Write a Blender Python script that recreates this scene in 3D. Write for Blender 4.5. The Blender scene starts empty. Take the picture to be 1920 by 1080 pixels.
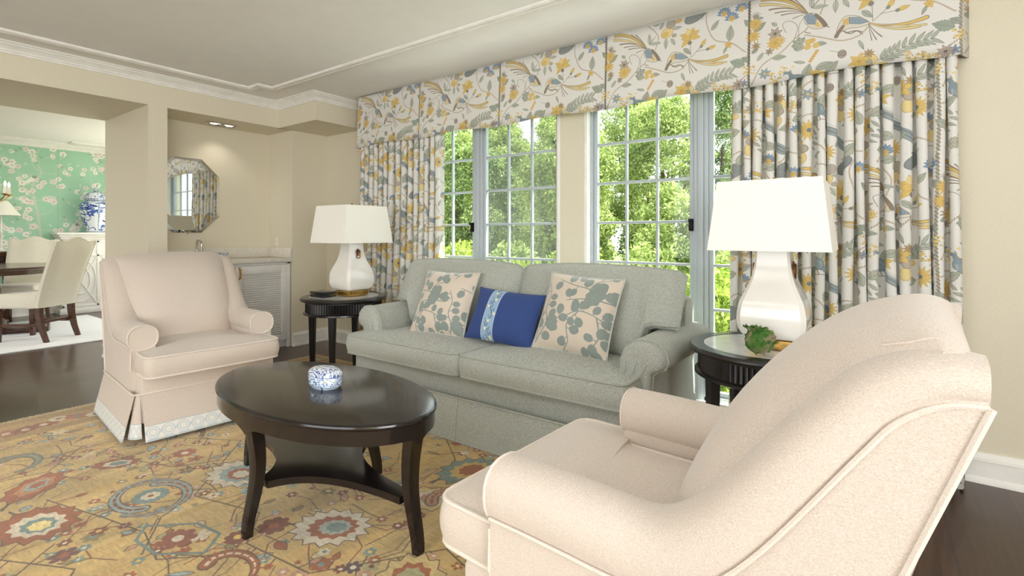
import bpy, bmesh, math, random
import numpy as np
from mathutils import Vector, Matrix

SC = bpy.context.scene
COL = SC.collection
PI = math.pi

# ---------------------------------------------------------------- camera, sky, sun, added fill lights, exposure
cam_d = bpy.data.cameras.new('camera'); cam = bpy.data.objects.new('camera', cam_d); COL.objects.link(cam)
cam.location = (0, 0, 1.2)
cam.rotation_euler = (PI / 2, 0, math.atan2(.5801, .8145))          # looks level, 35.5 degrees to the left of the window wall's normal
cam_d.sensor_width = 36.; cam_d.lens = 941. / 1920 * 36; cam_d.shift_y = -(540 - 439) / 1920.
cam_d.clip_start = .05; cam_d.clip_end = 200
SC.camera = cam

world = bpy.data.worlds.new('sky'); SC.world = world; world.use_nodes = True
wn = world.node_tree; wn.nodes.clear()
wo = wn.nodes.new('ShaderNodeOutputWorld'); bg = wn.nodes.new('ShaderNodeBackground')
bg.inputs[0].default_value = (.90, .95, 1., 1); bg.inputs[1].default_value = 3.2
wn.links.new(bg.outputs[0], wo.inputs[0])

def lamp(name, kind, energy, loc, rot, color=(1, 1, 1), size=None, sy=None):
    d = bpy.data.lights.new(name, kind); d.energy = energy; d.color = color
    if kind == 'AREA':
        d.shape = 'RECTANGLE'; d.size = size; d.size_y = sy or size
    elif kind == 'SUN': d.angle = .02
    elif size: d.shadow_soft_size = size
    o = bpy.data.objects.new(name, d); COL.objects.link(o); o.location = loc; o.rotation_euler = rot
    return o
sun = lamp('sun', 'SUN', 15.0, (0, 0, 10), Vector((-.36, -.35, -.87)).to_track_quat('-Z', 'Y').to_euler(), (1., .96, .88))
# added fill lights at unseen openings in the right, rear and dining walls
lamp('fill_right_opening', 'AREA', 135, (3.12, -2.1, 1.45), (0, math.radians(108), 0), (.97, .985, 1.), 1.9, 3.4)
lamp('fill_rear_opening', 'AREA', 20, (-1.6, -3.9, 1.5), (math.radians(112), 0, 0), (1., .985, .965), 3.6, 1.9)
lamp('fill_dining_opening', 'AREA', 9, (-8.2, 3.15, 1.5), (-PI / 2, 0, 0), (1., .98, .97), 2.4, 1.9)
lamp('dining_overhead_fill', 'AREA', 48, (-7.4, -.9, 2.54), (0, 0, 0), (1., .97, .93), .8)  # overhead fill added, no fixture, to brighten the jamb of the opening
# spots added out of view, without fixtures, to brighten the ceiling
for ux, uy, en, sz in ((-1.6, -1.2, 115, 150), (.62, 1.75, 42, 142)):
    l_ = lamp('ceiling_fill', 'SPOT', en, (ux, uy, 1.75), (PI, 0, 0), (.95, .975, 1.), .15); l_.data.spot_size = math.radians(sz); l_.data.spot_blend = .6

SC.view_settings.view_transform = 'Standard'; SC.view_settings.look = 'None'
SC.view_settings.exposure = 0.25; SC.view_settings.gamma = 1.0; SC.view_settings.use_curve_mapping = False
SC.cycles.use_denoising = True
SC.cycles.max_bounces = 10; SC.cycles.diffuse_bounces = 6; SC.cycles.transparent_max_bounces = 12
SC.cycles.sample_clamp_indirect = 8

# ---------------------------------------------------------------- pattern painter (prints, weaves, porcelain): computed here, nothing is loaded
class Canvas:
    """A small anti-aliased painter; coordinates in metres, y up, the pattern repeats at its edges."""
    def __init__(s, w, h, ppm, base):
        s.W, s.H, s.k = int(round(w * ppm)), int(round(h * ppm)), ppm
        s.a = np.empty((s.H, s.W, 3), np.float32); s.a[:] = np.array(base, np.float32) / 255.
    def _win(s, x0, x1, y0, y1):
        x0, x1, y0, y1 = int(math.floor(x0)) - 2, int(math.ceil(x1)) + 3, int(math.floor(y0)) - 2, int(math.ceil(y1)) + 3
        X, Y = np.meshgrid(np.arange(x0, x1) + .5, np.arange(y0, y1) + .5)
        return X, Y, np.ix_(np.arange(y0, y1) % s.H, np.arange(x0, x1) % s.W)
    def _put(s, ix, m, col):
        m = m[..., None].astype(np.float32)
        s.a[ix] = s.a[ix] * (1 - m) + (np.array(col, np.float32) / 255.) * m
    def poly(s, pts, col, al=1.):
        p = np.array(pts, float) * s.k
        X, Y, ix = s._win(p[:, 0].min(), p[:, 0].max(), p[:, 1].min(), p[:, 1].max())
        m = np.zeros(X.shape)
        for ox, oy in ((-.25, -.12), (.25, .12), (-.12, .25), (.12, -.25)):
            c = np.zeros(X.shape, bool); x, y = X + ox, Y + oy
            for (ax, ay), (bx, by) in zip(p, np.roll(p, -1, 0)):
                if ay == by: continue
                c ^= ((ay > y) != (by > y)) & (x < (bx - ax) * (y - ay) / (by - ay) + ax)
            m += c * .25
        s._put(ix, m * al, col)
    def line(s, pts, w, col, al=1., w1=None):
        p = np.array(pts, float) * s.k; w = w * s.k; w1 = w if w1 is None else w1 * s.k; W = max(w, w1)
        X, Y, ix = s._win(p[:, 0].min() - W, p[:, 0].max() + W, p[:, 1].min() - W, p[:, 1].max() + W)
        m = np.zeros(X.shape); n = len(p) - 1
        for i in range(n):
            a, b = p[i], p[i + 1]; d = b - a; L = d @ d + 1e-9
            t = np.clip(((X - a[0]) * d[0] + (Y - a[1]) * d[1]) / L, 0, 1)
            r = (w + (w1 - w) * (i + t) / n) / 2
            m = np.maximum(m, np.clip(np.maximum(r, .5) - np.hypot(X - a[0] - t * d[0], Y - a[1] - t * d[1]) + .5, 0, 1) * np.minimum(1, 2 * r + .15))
        s._put(ix, m * al, col)
    def ell(s, x, y, rx, ry, ang, col, al=1., n=22):
        s.poly(ell_pts(x, y, rx, ry, ang, n), col, al)
    def out(s, pts, fill, ol, w, al=1.):
        s.poly(pts, fill, al); s.line(list(pts) + [pts[0]], w, ol, al)

def ell_pts(x, y, rx, ry, ang=0, n=22):
    t = np.linspace(0, 2 * math.pi, n, endpoint=False); c, q = math.cos(ang), math.sin(ang)
    return [(x + rx * math.cos(a) * c - ry * math.sin(a) * q, y + rx * math.cos(a) * q + ry * math.sin(a) * c) for a in t]
def smooth(pts, n=8):
    p = np.array(pts, float); p = np.vstack([2 * p[0] - p[1], p, 2 * p[-1] - p[-2]]); o = []
    for i in range(1, len(p) - 2):
        for t in np.linspace(0, 1, n, endpoint=False):
            o.append(.5 * (2 * p[i] + (p[i + 1] - p[i - 1]) * t + (2 * p[i - 1] - 5 * p[i] + 4 * p[i + 1] - p[i + 2]) * t * t + (3 * p[i] - p[i - 1] - 3 * p[i + 1] + p[i + 2]) * t ** 3))
    o.append(p[-2]); return np.array(o)
def leaf_pts(x, y, ang, L, W, ser=0, n=9, tip=1.):
    o = []; c, q = math.cos(ang), math.sin(ang)
    for sd in (1, -1):
        for i in range(n + 1):
            t = i / n if sd > 0 else 1 - i / n
            w = W * .5 * math.sin(math.pi * t ** (.8 * tip)) * (1 + (ser if i % 2 else -ser))
            o.append((x + c * t * L - q * w * sd, y + q * t * L + c * w * sd))
    return o
YEL, YEL2, ORA, BRN, DBR = (226, 190, 92), (236, 212, 138), (204, 160, 72), (128, 108, 88), (92, 78, 64)
GRN, GRL, GRD, BLU, BLD, GRY, GRF = (172, 178, 158), (194, 198, 180), (122, 130, 114), (136, 158, 174), (98, 118, 136), (140, 136, 124), (178, 166, 150)
def p_leaf(c, x, y, ang, L, W, fill=GRN, ol=GRD, ser=.0, vein=True, lw=.0022):
    c.out(leaf_pts(x, y, ang, L, W, ser, 9 if not ser else 15), fill, ol, lw)
    if vein:
        ca, sa = math.cos(ang), math.sin(ang)
        c.line([(x, y), (x + ca * L * .9, y + sa * L * .9)], lw, ol)
        for t in (.3, .45, .6, .75):
            for sd in (1, -1):
                a2 = ang + sd * .7; l2 = W * .38 * math.sin(math.pi * t)
                c.line([(x + ca * L * t, y + sa * L * t), (x + ca * L * t + math.cos(a2) * l2, y + sa * L * t + math.sin(a2) * l2)], lw * .7, ol, .7)
def p_flower(c, x, y, r, n=6, fill=YEL, ol=ORA, ctr=ORA, wid=.75, rot=.3, squash=1., lw=.0022):
    for i in range(n):
        a = rot + 2 * math.pi * i / n
        pts = [(x + (px - x), y + (py - y) * squash) for px, py in leaf_pts(x, y, a, r, r * wid, 0, 8, .8)]
        c.out(pts, fill, ol, lw)
        c.line([(x, y), (x + math.cos(a) * r * .6, y + math.sin(a) * r * .6 * squash)], lw * .8, ol, .8)
    if ctr: c.ell(x, y, r * .2, r * .2 * squash, 0, ctr)
def p_rope(c, pts, w=.006, a=(150, 112, 84), b=(222, 212, 192)):
    p = smooth(pts, 10); c.line(p, w, b); c.line(p, w * .3, (168, 150, 128), .5)
    s = np.r_[0, np.cumsum(np.hypot(*np.diff(p, axis=0).T))]
    for d in np.arange(0, s[-1], w * 1.9):
        x, y = np.interp(d, s, p[:, 0]), np.interp(d, s, p[:, 1]); x2, y2 = np.interp(d + w * 1.3, s, p[:, 0]), np.interp(d + w * 1.3, s, p[:, 1])
        nx, ny = -(y2 - y) * .45, (x2 - x) * .45
        c.line([(x - nx, y - ny), (x2 + nx, y2 + ny)], w * .42, a)
def p_feather(c, p0, p1, p2, w, fill=YEL, ol=BRN):
    t = np.linspace(0, 1, 14)[:, None]; p0, p1, p2 = map(np.array, (p0, p1, p2))
    q = (1 - t) ** 2 * p0 + 2 * t * (1 - t) * p1 + t * t * p2
    c.line(q, w * .45, ol, w1=w * 1.3); c.line(q, w * .2, fill, w1=w * .9)

def paint_chintz():
    TW, TH = .92, .84
    c = Canvas(TW, TH, 1150, (236, 234, 228))
    s = TW / 1440.
    def Q(x, y):
        u = (x - 40) / 1440.; top = 270 - 290 * u; return (u * TW, TH - (y - top) / (730 + 60 * u) * .52)
    def QQ(*l): return [Q(*p) for p in l]
    # trunk on the seam and its leaves
    p_rope(c, [(0, -.02), (.004, .2), (-.003, .45), (.002, .7), (0, TH + .02)], .010, (120, 112, 96), (168, 160, 140))
    for x, y, a, L, W, se in ((75, 520, .55, 120, 60, .12), (60, 470, 2.3, 90, 50, .14), (45, 760, 2.6, 80, 48, .1), (60, 700, .6, 70, 36, .1)):
        p_leaf(c, *Q(x, y), a, L * s, W * s, (150, 160, 142), GRD, se)
    p_flower(c, *Q(75, 560), 62 * s, 11, YEL, ORA, ORA, .3); p_flower(c, *Q(96, 640), 42 * s, 8, (214, 170, 90), BRN, BRN, .3)
    p_flower(c, *Q(1530, 185), 66 * s, 13, YEL, ORA, ORA, .28)
    for k in range(9):
        x, y = Q(95, 400); a = .35 + k * .3; c.line([(x, y), (x + math.cos(a) * 48 * s, y + math.sin(a) * 48 * s)], .004, (132, 112, 98), w1=.0015)
    c.ell(*Q(95, 400), 26 * s, 18 * s, 0, (150, 134, 118)); p_leaf(c, *Q(100, 410), -.2, 60 * s, 24 * s)
    # first bird: long tail sweeping left, blue wing, brown head
    for i, (e, m, w, f) in enumerate((((150, 262), (340, 240), 16, YEL), ((138, 302), (340, 290), 15, YEL2), ((200, 248), (380, 250), 12, YEL), ((205, 345), (370, 315), 7, BRN), ((250, 375), (390, 345), 5, BRN), ((330, 258), (440, 300), 6, BRN), ((300, 395), (420, 370), 5, BRN), ((380, 255), (455, 310), 5, BRN), ((390, 430), (450, 400), 4, BRN))):
        p_feather(c, Q(505, 398), Q(*m), Q(*e), w * s * 1.5, f, BRN)
    c.out(smooth(QQ((470, 420), (515, 392), (580, 415), (640, 495), (600, 525), (530, 520), (480, 470), (470, 420)), 4), (226, 216, 196), BRN, .0022)
    c.out(QQ((475, 420), (520, 395), (568, 425), (556, 488), (500, 482)), BLU, BLD, .0025)
    for k in range(5): c.line([Q(490 + 14 * k, 405 + 4 * k), Q(505 + 11 * k, 480)], .002, BLD)
    c.poly(QQ((560, 455), (590, 495), (585, 515), (555, 505)), YEL)
    c.line(smooth(QQ((560, 412), (600, 460), (625, 500))), .017, BRN, w1=.02); c.ell(*Q(626, 500), 20 * s, 16 * s, 0, BRN); c.line([Q(630, 505), Q(655, 520)], .004, DBR)
    c.line(smooth(QQ((500, 510), (480, 545), (520, 560))), .004, BRN)
    # second bird, facing left, tail to the right
    for e, m, w, f in (((1285, 465), (1100, 555), 18, YEL), ((1240, 530), (1090, 580), 15, YEL2), ((1280, 520), (1100, 540), 10, YEL2), ((1010, 610), (950, 560), 5, BRN), ((975, 635), (940, 570), 4, BRN), ((945, 640), (930, 570), 4, GRD)):
        p_feather(c, Q(922, 500), Q(*m), Q(*e), w * s * 1.4, f, BRN)
    c.out(smooth(QQ((700, 600), (720, 510), (765, 440), (850, 440), (930, 498), (870, 530), (790, 540), (745, 560), (700, 600)), 4), (228, 220, 202), BRN, .0024)
    c.poly(QQ((748, 470), (795, 445), (790, 505), (752, 510)), (224, 182, 104))
    c.out(QQ((795, 448), (860, 450), (922, 490), (870, 506), (795, 500)), BLU, BLD, .0022)
    for k in range(6): c.line([Q(800 + 20 * k, 450 + 6 * k), Q(798 + 18 * k, 500)], .002, BLD)
    c.line(smooth(QQ((752, 520), (722, 565), (705, 600))), .016, BRN, w1=.02)
    c.line(smooth(QQ((750, 555), (800, 580), (850, 560), (880, 590))), .007, (150, 132, 112)); c.line(smooth(QQ((770, 575), (830, 560), (880, 570))), .005, BRN)
    # rope vines
    for l in (((480, 570), (600, 600), (740, 635), (860, 600), (920, 530)), ((410, 180), (500, 170), (590, 230), (625, 300), (590, 410)), ((1175, -40), (1100, 80), (1110, 200), (1180, 320), (1330, 350), (1450, 430)), ((60, 960), (150, 800), (300, 700), (400, 600), (470, 540)), ((1460, 640), (1380, 710), (1290, 770))):
        p_rope(c, QQ(*l))
    c.line(smooth(QQ((400, 600), (425, 500), (370, 448), (310, 470), (335, 540))), .003, GRY); c.line(smooth(QQ((430, 580), (440, 480), (470, 430))), .0025, GRY)
    # fruit, big yellow flower, buds
    c.out(ell_pts(*Q(712, 245), 62 * s, 50 * s, .3), YEL2, ORA, .003); c.out(ell_pts(*Q(690, 262), 34 * s, 26 * s, .3), YEL, ORA, .002)
    c.out(ell_pts(*Q(752, 160), 48 * s, 42 * s, .3), GRF, BRN, .0025); c.out(ell_pts(*Q(832, 130), 30 * s, 20 * s, .3), YEL, ORA, .0025); c.out(ell_pts(*Q(785, 270), 22 * s, 18 * s, 0), GRF, BRN, .0022)
    for x, y, a, L, W in ((702, 300, -1.6, 110, 38), (755, 300, -1.1, 85, 34), (640, 210, 1.1, 90, 30), (770, 205, .0, 90, 36), (735, 130, 1.7, 70, 30), (530, 350, 1.6, 110, 36), (530, 350, -.1, 120, 34), (525, 355, .8, 100, 6), (560, 160, .2, 110, 66), (1145, 230, .9, 110, 44), (1310, 330, 1.5, 150, 66), (880, 400, -.8, 100, 44), (265, 480, 2.4, 55, 34), (230, 745, -.1, 110, 46), (110, 760, .9, 80, 34), (470, 680, 2.6, 100, 70), (560, 650, -.2, 80, 40), (830, 820, -.8, 80, 34), (860, 640, -1.2, 90, 26), (480, 800, 2.8, 90, 26)):
        p_leaf(c, *Q(x, y), a, L * s, W * s, GRL if W < 40 else GRN, GRD, .08 if W > 60 else 0)
    p_leaf(c, *Q(1445, 545), 2.75, 140 * s, 80 * s, (150, 162, 146), GRD, .14); p_leaf(c, *Q(630, 890), .75, 120 * s, 66 * s, GRN, GRD, .1); p_leaf(c, *Q(480, 930), 1.3, 130 * s, 70 * s, GRN, GRD, .1)
    c.line([Q(945, 320), Q(952, 490)], .003, GRY)
    for a, r in ((1.9, 95), (1.2, 92), (.5, 100), (-.25, 100), (2.8, 110), (-2.3, 130), (3.3, 90)):
        c.out(leaf_pts(*Q(945, 285), a, r * s, 58 * s, 0, 8, .7), YEL, ORA, .003); x, y = Q(945, 285); c.line([(x, y), (x + math.cos(a) * r * s * .7, y + math.sin(a) * r * s * .7)], .0025, ORA, .6)
    c.ell(*Q(940, 345), 20 * s, 22 * s, 0, (120, 116, 100)); c.ell(*Q(925, 240), 26 * s, 34 * s, 0, YEL2)
    for x, y, bx, by, a in ((960, 480, 1050, 380, 1.0), (1000, 430, 1110, 405, .3)):
        c.line([Q(x, y), Q(bx, by)], .003, GRY); c.out(leaf_pts(*Q(bx, by), a, 80 * s, 34 * s), YEL, ORA, .0025); c.ell(*Q(bx, by), 17 * s, 14 * s, a, GRD)
    # grey plume, blue fans
    c.out(ell_pts(*Q(1000, 80), 120 * s, 62 * s, .45), (124, 132, 130), (96, 102, 100), .003)
    for k in range(26): c.ell(*Q(930 + (k * 37) % 140, 40 + (k * 23) % 90), .003, .002, 0, (156, 160, 150))
    for x, y in ((1262, 80), (1330, 125), (1420, 40)):
        fx, fy = Q(x, y)
        for k in range(8):
            a = .0 + k * .45; c.out(leaf_pts(fx, fy, a, 66 * s, 26 * s), (112, 146, 184), (70, 100, 140), .0018); c.out(leaf_pts(fx, fy, a, 40 * s, 18 * s), (232, 226, 210), (112, 146, 184), .001)
        p_flower(c, fx, fy, 32 * s, 8, YEL, ORA, ORA, .35)
    p_flower(c, *Q(1300, 365), 36 * s, 5, YEL, ORA, ORA); p_leaf(c, *Q(1285, 380), -2., 70 * s, 24 * s)
    # clusters
    p_flower(c, *Q(252, 545), 60 * s, 7, (186, 172, 158), BRN, DBR, .5); p_flower(c, *Q(252, 622), 68 * s, 12, YEL, ORA, ORA, .4); p_flower(c, *Q(300, 600), 36 * s, 7, YEL2, ORA, ORA, .5); p_flower(c, *Q(205, 690), 34 * s, 6, GRF, BRN, BRN, .5)
    for x, y in ((500, 672), (532, 622), (562, 662), (505, 630)): c.out(ell_pts(*Q(x, y), 24 * s, 22 * s), YEL, ORA, .002)
    for k in range(5): p_leaf(c, *Q(440, 640), .9 + k * .8, 62 * s, 44 * s, (176, 180, 160), GRD, .1)
    c.out(ell_pts(*Q(745, 745), 30 * s, 36 * s), (170, 156, 140), DBR, .002)
    for k in range(3): c.line([Q(720, 730 + 14 * k), Q(770, 728 + 14 * k)], .003, DBR)
    c.line(smooth(QQ((660, 715), (700, 725), (740, 730))), .002, BRN)
    c.out(ell_pts(*Q(932, 798), 50 * s, 46 * s), YEL2, ORA, .003); p_flower(c, *Q(925, 745), 40 * s, 9, ORA, BRN, None, .35); c.out(ell_pts(*Q(1015, 835), 40 * s, 26 * s, -.2), YEL2, ORA, .003)
    st = smooth(QQ((985, 800), (1080, 740), (1200, 660), (1330, 622)), 6); c.line(st, .0028, GRD)
    for i in range(1, len(st) - 1, 2):
        a = math.atan2(*(st[i + 1] - st[i])[::-1])
        for sd in (.75, -.65): p_leaf(c, st[i][0], st[i][1], a + sd, 92 * s, 24 * s, (170, 176, 158), GRD, 0, False)
    for k in range(5): c.ell(*Q(520 + 12 * k, 790 - 20 * k), 15 * s, 13 * s, 0, (222, 172, 92))
    p_flower(c, *Q(560, 905), 70 * s, 6, YEL, ORA, ORA, .5, .2)
    p_flower(c, *Q(170, 870), 52 * s, 7, (150, 168, 172), BLD, YEL, .45)
    rg = random.Random(3)
    for x, y in ((250, 910), (335, 860), (1220, 765), (1300, 765), (1480, 600)):
        for k in range(14): c.ell(*Q(x + rg.uniform(-55, 55), y + rg.uniform(-40, 40)), .008, .006, 0, rg.choice([YEL2, YEL, (222, 190, 120)]))
        for k in range(8): c.ell(*Q(x + rg.uniform(-45, 45), y + rg.uniform(-35, 35)), .003, .003, 0, GRD)
    p_flower(c, *Q(1440, 712), 40 * s, 6, (128, 156, 190), BLD, BLD, .4)
    # lower half of the repeat: peacock, daisies, fruit stacks, sprays
    def L(u, y): return (u * TW, y)
    c.line(smooth([L(.30, .30), L(.42, .22), L(.55, .16), L(.64, .10)]), .03, (128, 142, 146), w1=.048)
    for k in range(5): c.line(smooth([L(.30 + .01 * k, .30), L(.43, .205 + .012 * k), L(.55, .145 + .011 * k), L(.64, .08 + .01 * k)]), .002, (80, 94, 104) if k % 2 else (176, 178, 168))
    c.out(ell_pts(*L(.27, .315), .05, .034, -.5), (128, 150, 160), (76, 92, 104), .003); c.line(smooth([L(.24, .33), L(.225, .37), L(.20, .375)]), .022, (118, 140, 152), w1=.014)
    for k in range(12): c.ell(*L(.235 + .018 * (k % 5), .300 + .011 * (k // 4)), .005, .003, 0, (176, 182, 176))
    c.line([L(.27, .285), L(.27, .255), L(.30, .25)], .0035, BRN); c.line([L(.29, .285), L(.30, .255), L(.33, .25)], .0035, BRN)
    for u, y, r in ((.10, .20, .058), (.78, .26, .055), (.47, .07, .05)): p_flower(c, *L(u, y), r, 14, YEL, ORA, (92, 110, 128), .28)
    for u, y in ((.92, .12), (.06, .05), (.60, .27)):
        c.out(ell_pts(*L(u, y), .026, .032), YEL2, ORA, .003); c.out(ell_pts(*L(u + .01, y + .05), .024, .022), GRF, BRN, .003); c.out(ell_pts(*L(u - .01, y + .085), .02, .016), YEL, ORA, .003)
    for u, y, a, l, w in ((.17, .24, .6, .09, .046), (.06, .14, 2.5, .08, .04), (.71, .24, 3.4, .09, .05), (.85, .26, .4, .08, .046), (.42, .12, 2.8, .08, .045), (.52, .10, .5, .08, .04), (.97, .2, 1.8, .08, .04), (.33, .1, 1.2, .1, .05), (.2, .06, .2, .09, .05), (.7, .04, .9, .09, .05), (.36, .36, .3, .08, .04), (.63, .34, 2.6, .07, .04)):
        p_leaf(c, *L(u, y), a, l, w, GRN, GRD, .1)
    for l in (((.0, .26), (.12, .29), (.2, .27)), ((.62, .03), (.72, .12), (.86, .08), (.98, .06)), ((.2, .0), (.28, .12), (.36, .02)), ((.82, .32), (.92, .29), (1., .31))): p_rope(c, [L(*p) for p in l])
    for u, y in ((.88, .20), (.38, .045)):
        for k in range(7): c.out(leaf_pts(*L(u, y), .2 + k * .42, .045, .018), (112, 146, 184), (70, 100, 140), .0018)
        p_flower(c, *L(u, y), .022, 8, YEL, ORA, ORA, .35)
    for k in range(9): p_leaf(c, *L(.15 + .012 * k, .12 + .012 * k), 2.3 if k % 2 else -.4, .05, .014, (170, 176, 158), GRD, 0, False)
    p_flower(c, *L(.57, .36), .05, 6, YEL, ORA, ORA, .55); p_flower(c, *L(.94, .36), .035, 8, (186, 172, 158), BRN, DBR, .4)
    return c.a * .82 + np.array([236, 234, 228], np.float32) / 255. * .18

def paint_rug(x0, y0, w, h):
    """Gold field with serrated palmettes, hooked leaves and angular vines; x0,y0 = the rug's corner in the room."""
    c = Canvas(w, h, 380, (206, 173, 106)); rg = random.Random(11)
    F = lambda x, y: (x - x0, y - y0)
    RUST, DRU, IV, TEAL, TEL, LIN, SAGE, ROSE, OLV = (164, 92, 44), (128, 70, 36), (222, 208, 178), (122, 142, 132), (154, 168, 160), (98, 76, 52), (170, 164, 116), (196, 148, 116), (150, 134, 80)
    for k in range(260):                                              # abrash: uneven dye lots along the weft
        x, y = rg.uniform(0, w), rg.uniform(0, h); l = rg.uniform(.2, .8)
        c.ell(x, y, rg.uniform(.012, .03), l * .5, rg.uniform(-.06, .06), rg.choice([(218, 186, 118), (222, 192, 128), (196, 160, 88), (188, 150, 78), (212, 176, 100), (202, 158, 84)]), .45)
    def jag(x, y, rx, ry, a, n, d):
        o = []
        for i in range(2 * n):
            t = math.pi * i / n; r = 1 + (d if i % 2 else -d); px, py = rx * r * math.cos(t), ry * r * math.sin(t)
            o.append((x + px * math.cos(a) - py * math.sin(a), y + px * math.sin(a) + py * math.cos(a)))
        return o
    def palm(x, y, r, a, cols, n=15, el=.78):
        x, y = F(x, y); f = 1.
        for i, col in enumerate(cols):
            p = jag(x + .05 * r * i * math.cos(a), y + .05 * r * i * math.sin(a), r * f, r * f * el, a, max(6, n - 2 * i), .10 if i else .11)
            c.out(p, col, LIN if i == 0 else cols[max(0, i - 1)], .004 if i == 0 else .003); f *= .66
        for k in range(3): c.line([(x - r * math.cos(a), y - r * math.sin(a)), (x - r * 1.35 * math.cos(a) + .01 * k, y - r * 1.35 * math.sin(a))], .007, LIN)
    def rosette(x, y, r, col, ctr, n=8, ab=False):
        if not ab: x, y = F(x, y)
        for i in range(n): c.ell(x + r * .62 * math.cos(2 * math.pi * i / n), y + r * .62 * math.sin(2 * math.pi * i / n), r * .36, r * .3, 2 * math.pi * i / n, col)
        c.ell(x, y, r * .34, r * .3, 0, ctr)
    def hook(x, y, r, a, col, ed):
        x, y = F(x, y); t = np.linspace(-.5, 3.2, 22)
        p = [(x + r * (1 - .12 * k) * math.cos(k + a), y + r * .75 * (1 - .12 * k) * math.sin(k + a)) for k in t]
        c.line(p, .022, LIN, w1=.062); c.line(p, .014, col, w1=.05); c.line(p, .003, ed, w1=.016)
        for i in range(3, 20, 2):
            d = np.array(p[i]) - np.array((x, y)); d /= np.hypot(*d) + 1e-6; c.line([p[i], p[i] + d * .04], .01, col, w1=.004)
    def vine(*l, col=LIN, lw=.006):
        p = [F(*q) for q in l]; c.line(p, lw, col)
        for (ax, ay), (bx, by) in zip(p[:-1], p[1:]):
            n = max(1, int(math.hypot(bx - ax, by - ay) / .11))
            for k in range(n):
                t = (k + .5) / n; X, Y = ax + (bx - ax) * t, ay + (by - ay) * t; a = math.atan2(by - ay, bx - ax) + rg.choice([1.2, -1.2]); l2 = rg.uniform(.03, .07)
                e = (X + math.cos(a) * l2, Y + math.sin(a) * l2); c.line([(X, Y), e], .0055, col)
                q = rg.random()
                if q < .45: c.out(leaf_pts(e[0], e[1], a, .05, .03), rg.choice([SAGE, TEL, RUST, ROSE, OLV]), LIN, .003)
                elif q < .75: rosette(e[0], e[1], rg.uniform(.018, .034), rg.choice([RUST, DRU, ROSE, TEAL, IV]), rg.choice([IV, YEL, RUST]), 6, True)
    # scattered small motifs under everything
    for k in range(900):
        x, y = x0 + rg.uniform(.45, w - .45), y0 + rg.uniform(.45, h - .45); q = rg.random(); X, Y = F(x, y); a = rg.uniform(0, 6.3)
        if q < .36: rosette(x, y, rg.uniform(.014, .042), rg.choice([RUST, DRU, ROSE, SAGE, TEL, IV, OLV]), rg.choice([IV, YEL2, DRU, TEAL]), rg.choice([5, 6, 8]))
        elif q < .6: c.out(leaf_pts(X, Y, a, rg.uniform(.04, .11), rg.uniform(.016, .045)), rg.choice([SAGE, TEL, RUST, ROSE, (212, 190, 140), OLV]), LIN, .003)
        else:
            p = [(X, Y)]
            for j in range(rg.choice([2, 3])): a += rg.uniform(-.9, .9); p.append((p[-1][0] + math.cos(a) * .1, p[-1][1] + math.sin(a) * .1))
            c.line(p, .0045, rg.choice([LIN, DRU, (128, 104, 66)]))
            rosette(p[-1][0], p[-1][1], .026, rg.choice([RUST, DRU, ROSE, TEAL]), IV, 6, True)
    # vine net
    for l in (((-3.95, .1), (-3.4, .35), (-2.9, .25), (-2.3, .55), (-1.9, .35), (-1.2, .6), (-.5, .3)), ((-3.9, 1.5), (-3.3, 1.25), (-2.95, 1.45), (-2.5, 1.02), (-2.12, 1.12), (-1.95, .98), (-1.6, 1.02), (-1.3, 1.4), (-.6, 1.2)), ((-3.0, .62), (-2.62, .72), (-2.35, .78), (-2.12, .74), (-1.95, .9)), ((-3.3, .95), (-2.9, 1.08), (-2.75, 1.3)), ((-2.2, 2.3), (-1.8, 2.0), (-1.5, 1.7), (-1.1, 1.9), (-.6, 1.8)), ((-3.8, 2.2), (-3.2, 2.0), (-2.7, 2.3), (-2.2, 2.1)), ((-2.55, .55), (-2.3, .3), (-2.0, .1), (-1.5, .05)), ((-3.6, .9), (-3.35, .7), (-3.45, .4)), ((-1.9, 1.5), (-1.6, 1.55), (-1.4, 1.8)), ((-2.5, 1.0), (-2.42, .86), (-2.2, .72))):
        vine(*l)
    vine((-2.40, .80), (-2.25, .93), (-2.10, .95), (-2.02, .86), (-2.16, .75), (-2.32, .74), (-2.40, .80), col=(118, 132, 120), lw=.013)
    # the large figures
    palm(-1.78, 1.235, .155, .5, [IV, RUST, (176, 178, 160), TEAL], 15)
    palm(-2.78, .545, .165, .2, [RUST, IV, TEAL, YEL2], 13); palm(-2.56, 1.245, .16, .1, [IV, TEL, RUST, IV], 14)
    palm(-1.28, 1.19, .15, 2.2, [(214, 186, 122), RUST, SAGE], 12); palm(-3.2, .62, .15, 2.4, [RUST, (190, 130, 80), TEL, RUST], 9, .6)
    palm(-1.64, 1.93, .16, 1.2, [TEAL, (212, 176, 100), RUST], 13); palm(-3.18, .93, .10, .9, [RUST, IV, TEAL], 8, .6)
    palm(-1.5, .55, .16, 2.9, [RUST, IV, TEAL], 13); palm(-3.5, 1.55, .15, 1.9, [RUST, SAGE, IV], 11); palm(-2.3, .25, .15, 1., [TEAL, IV, RUST], 12); palm(-3.1, 1.9, .15, 2., [IV, RUST, TEL], 12); palm(-.8, .7, .15, 1., [IV, RUST, TEL], 12)
    palm(-1.62, 1.62, .12, .2, [(214, 186, 122), IV, ROSE], 10)
    rosette(-2.66, .905, .075, TEAL, RUST, 12); rosette(-2.66, .905, .04, IV, RUST, 8); rosette(-2.2, .84, .07, (150, 84, 52), IV, 7); rosette(-1.98, 1.105, .065, DRU, RUST, 8); rosette(-2.02, .98, .05, DRU, YEL, 8)
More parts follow.
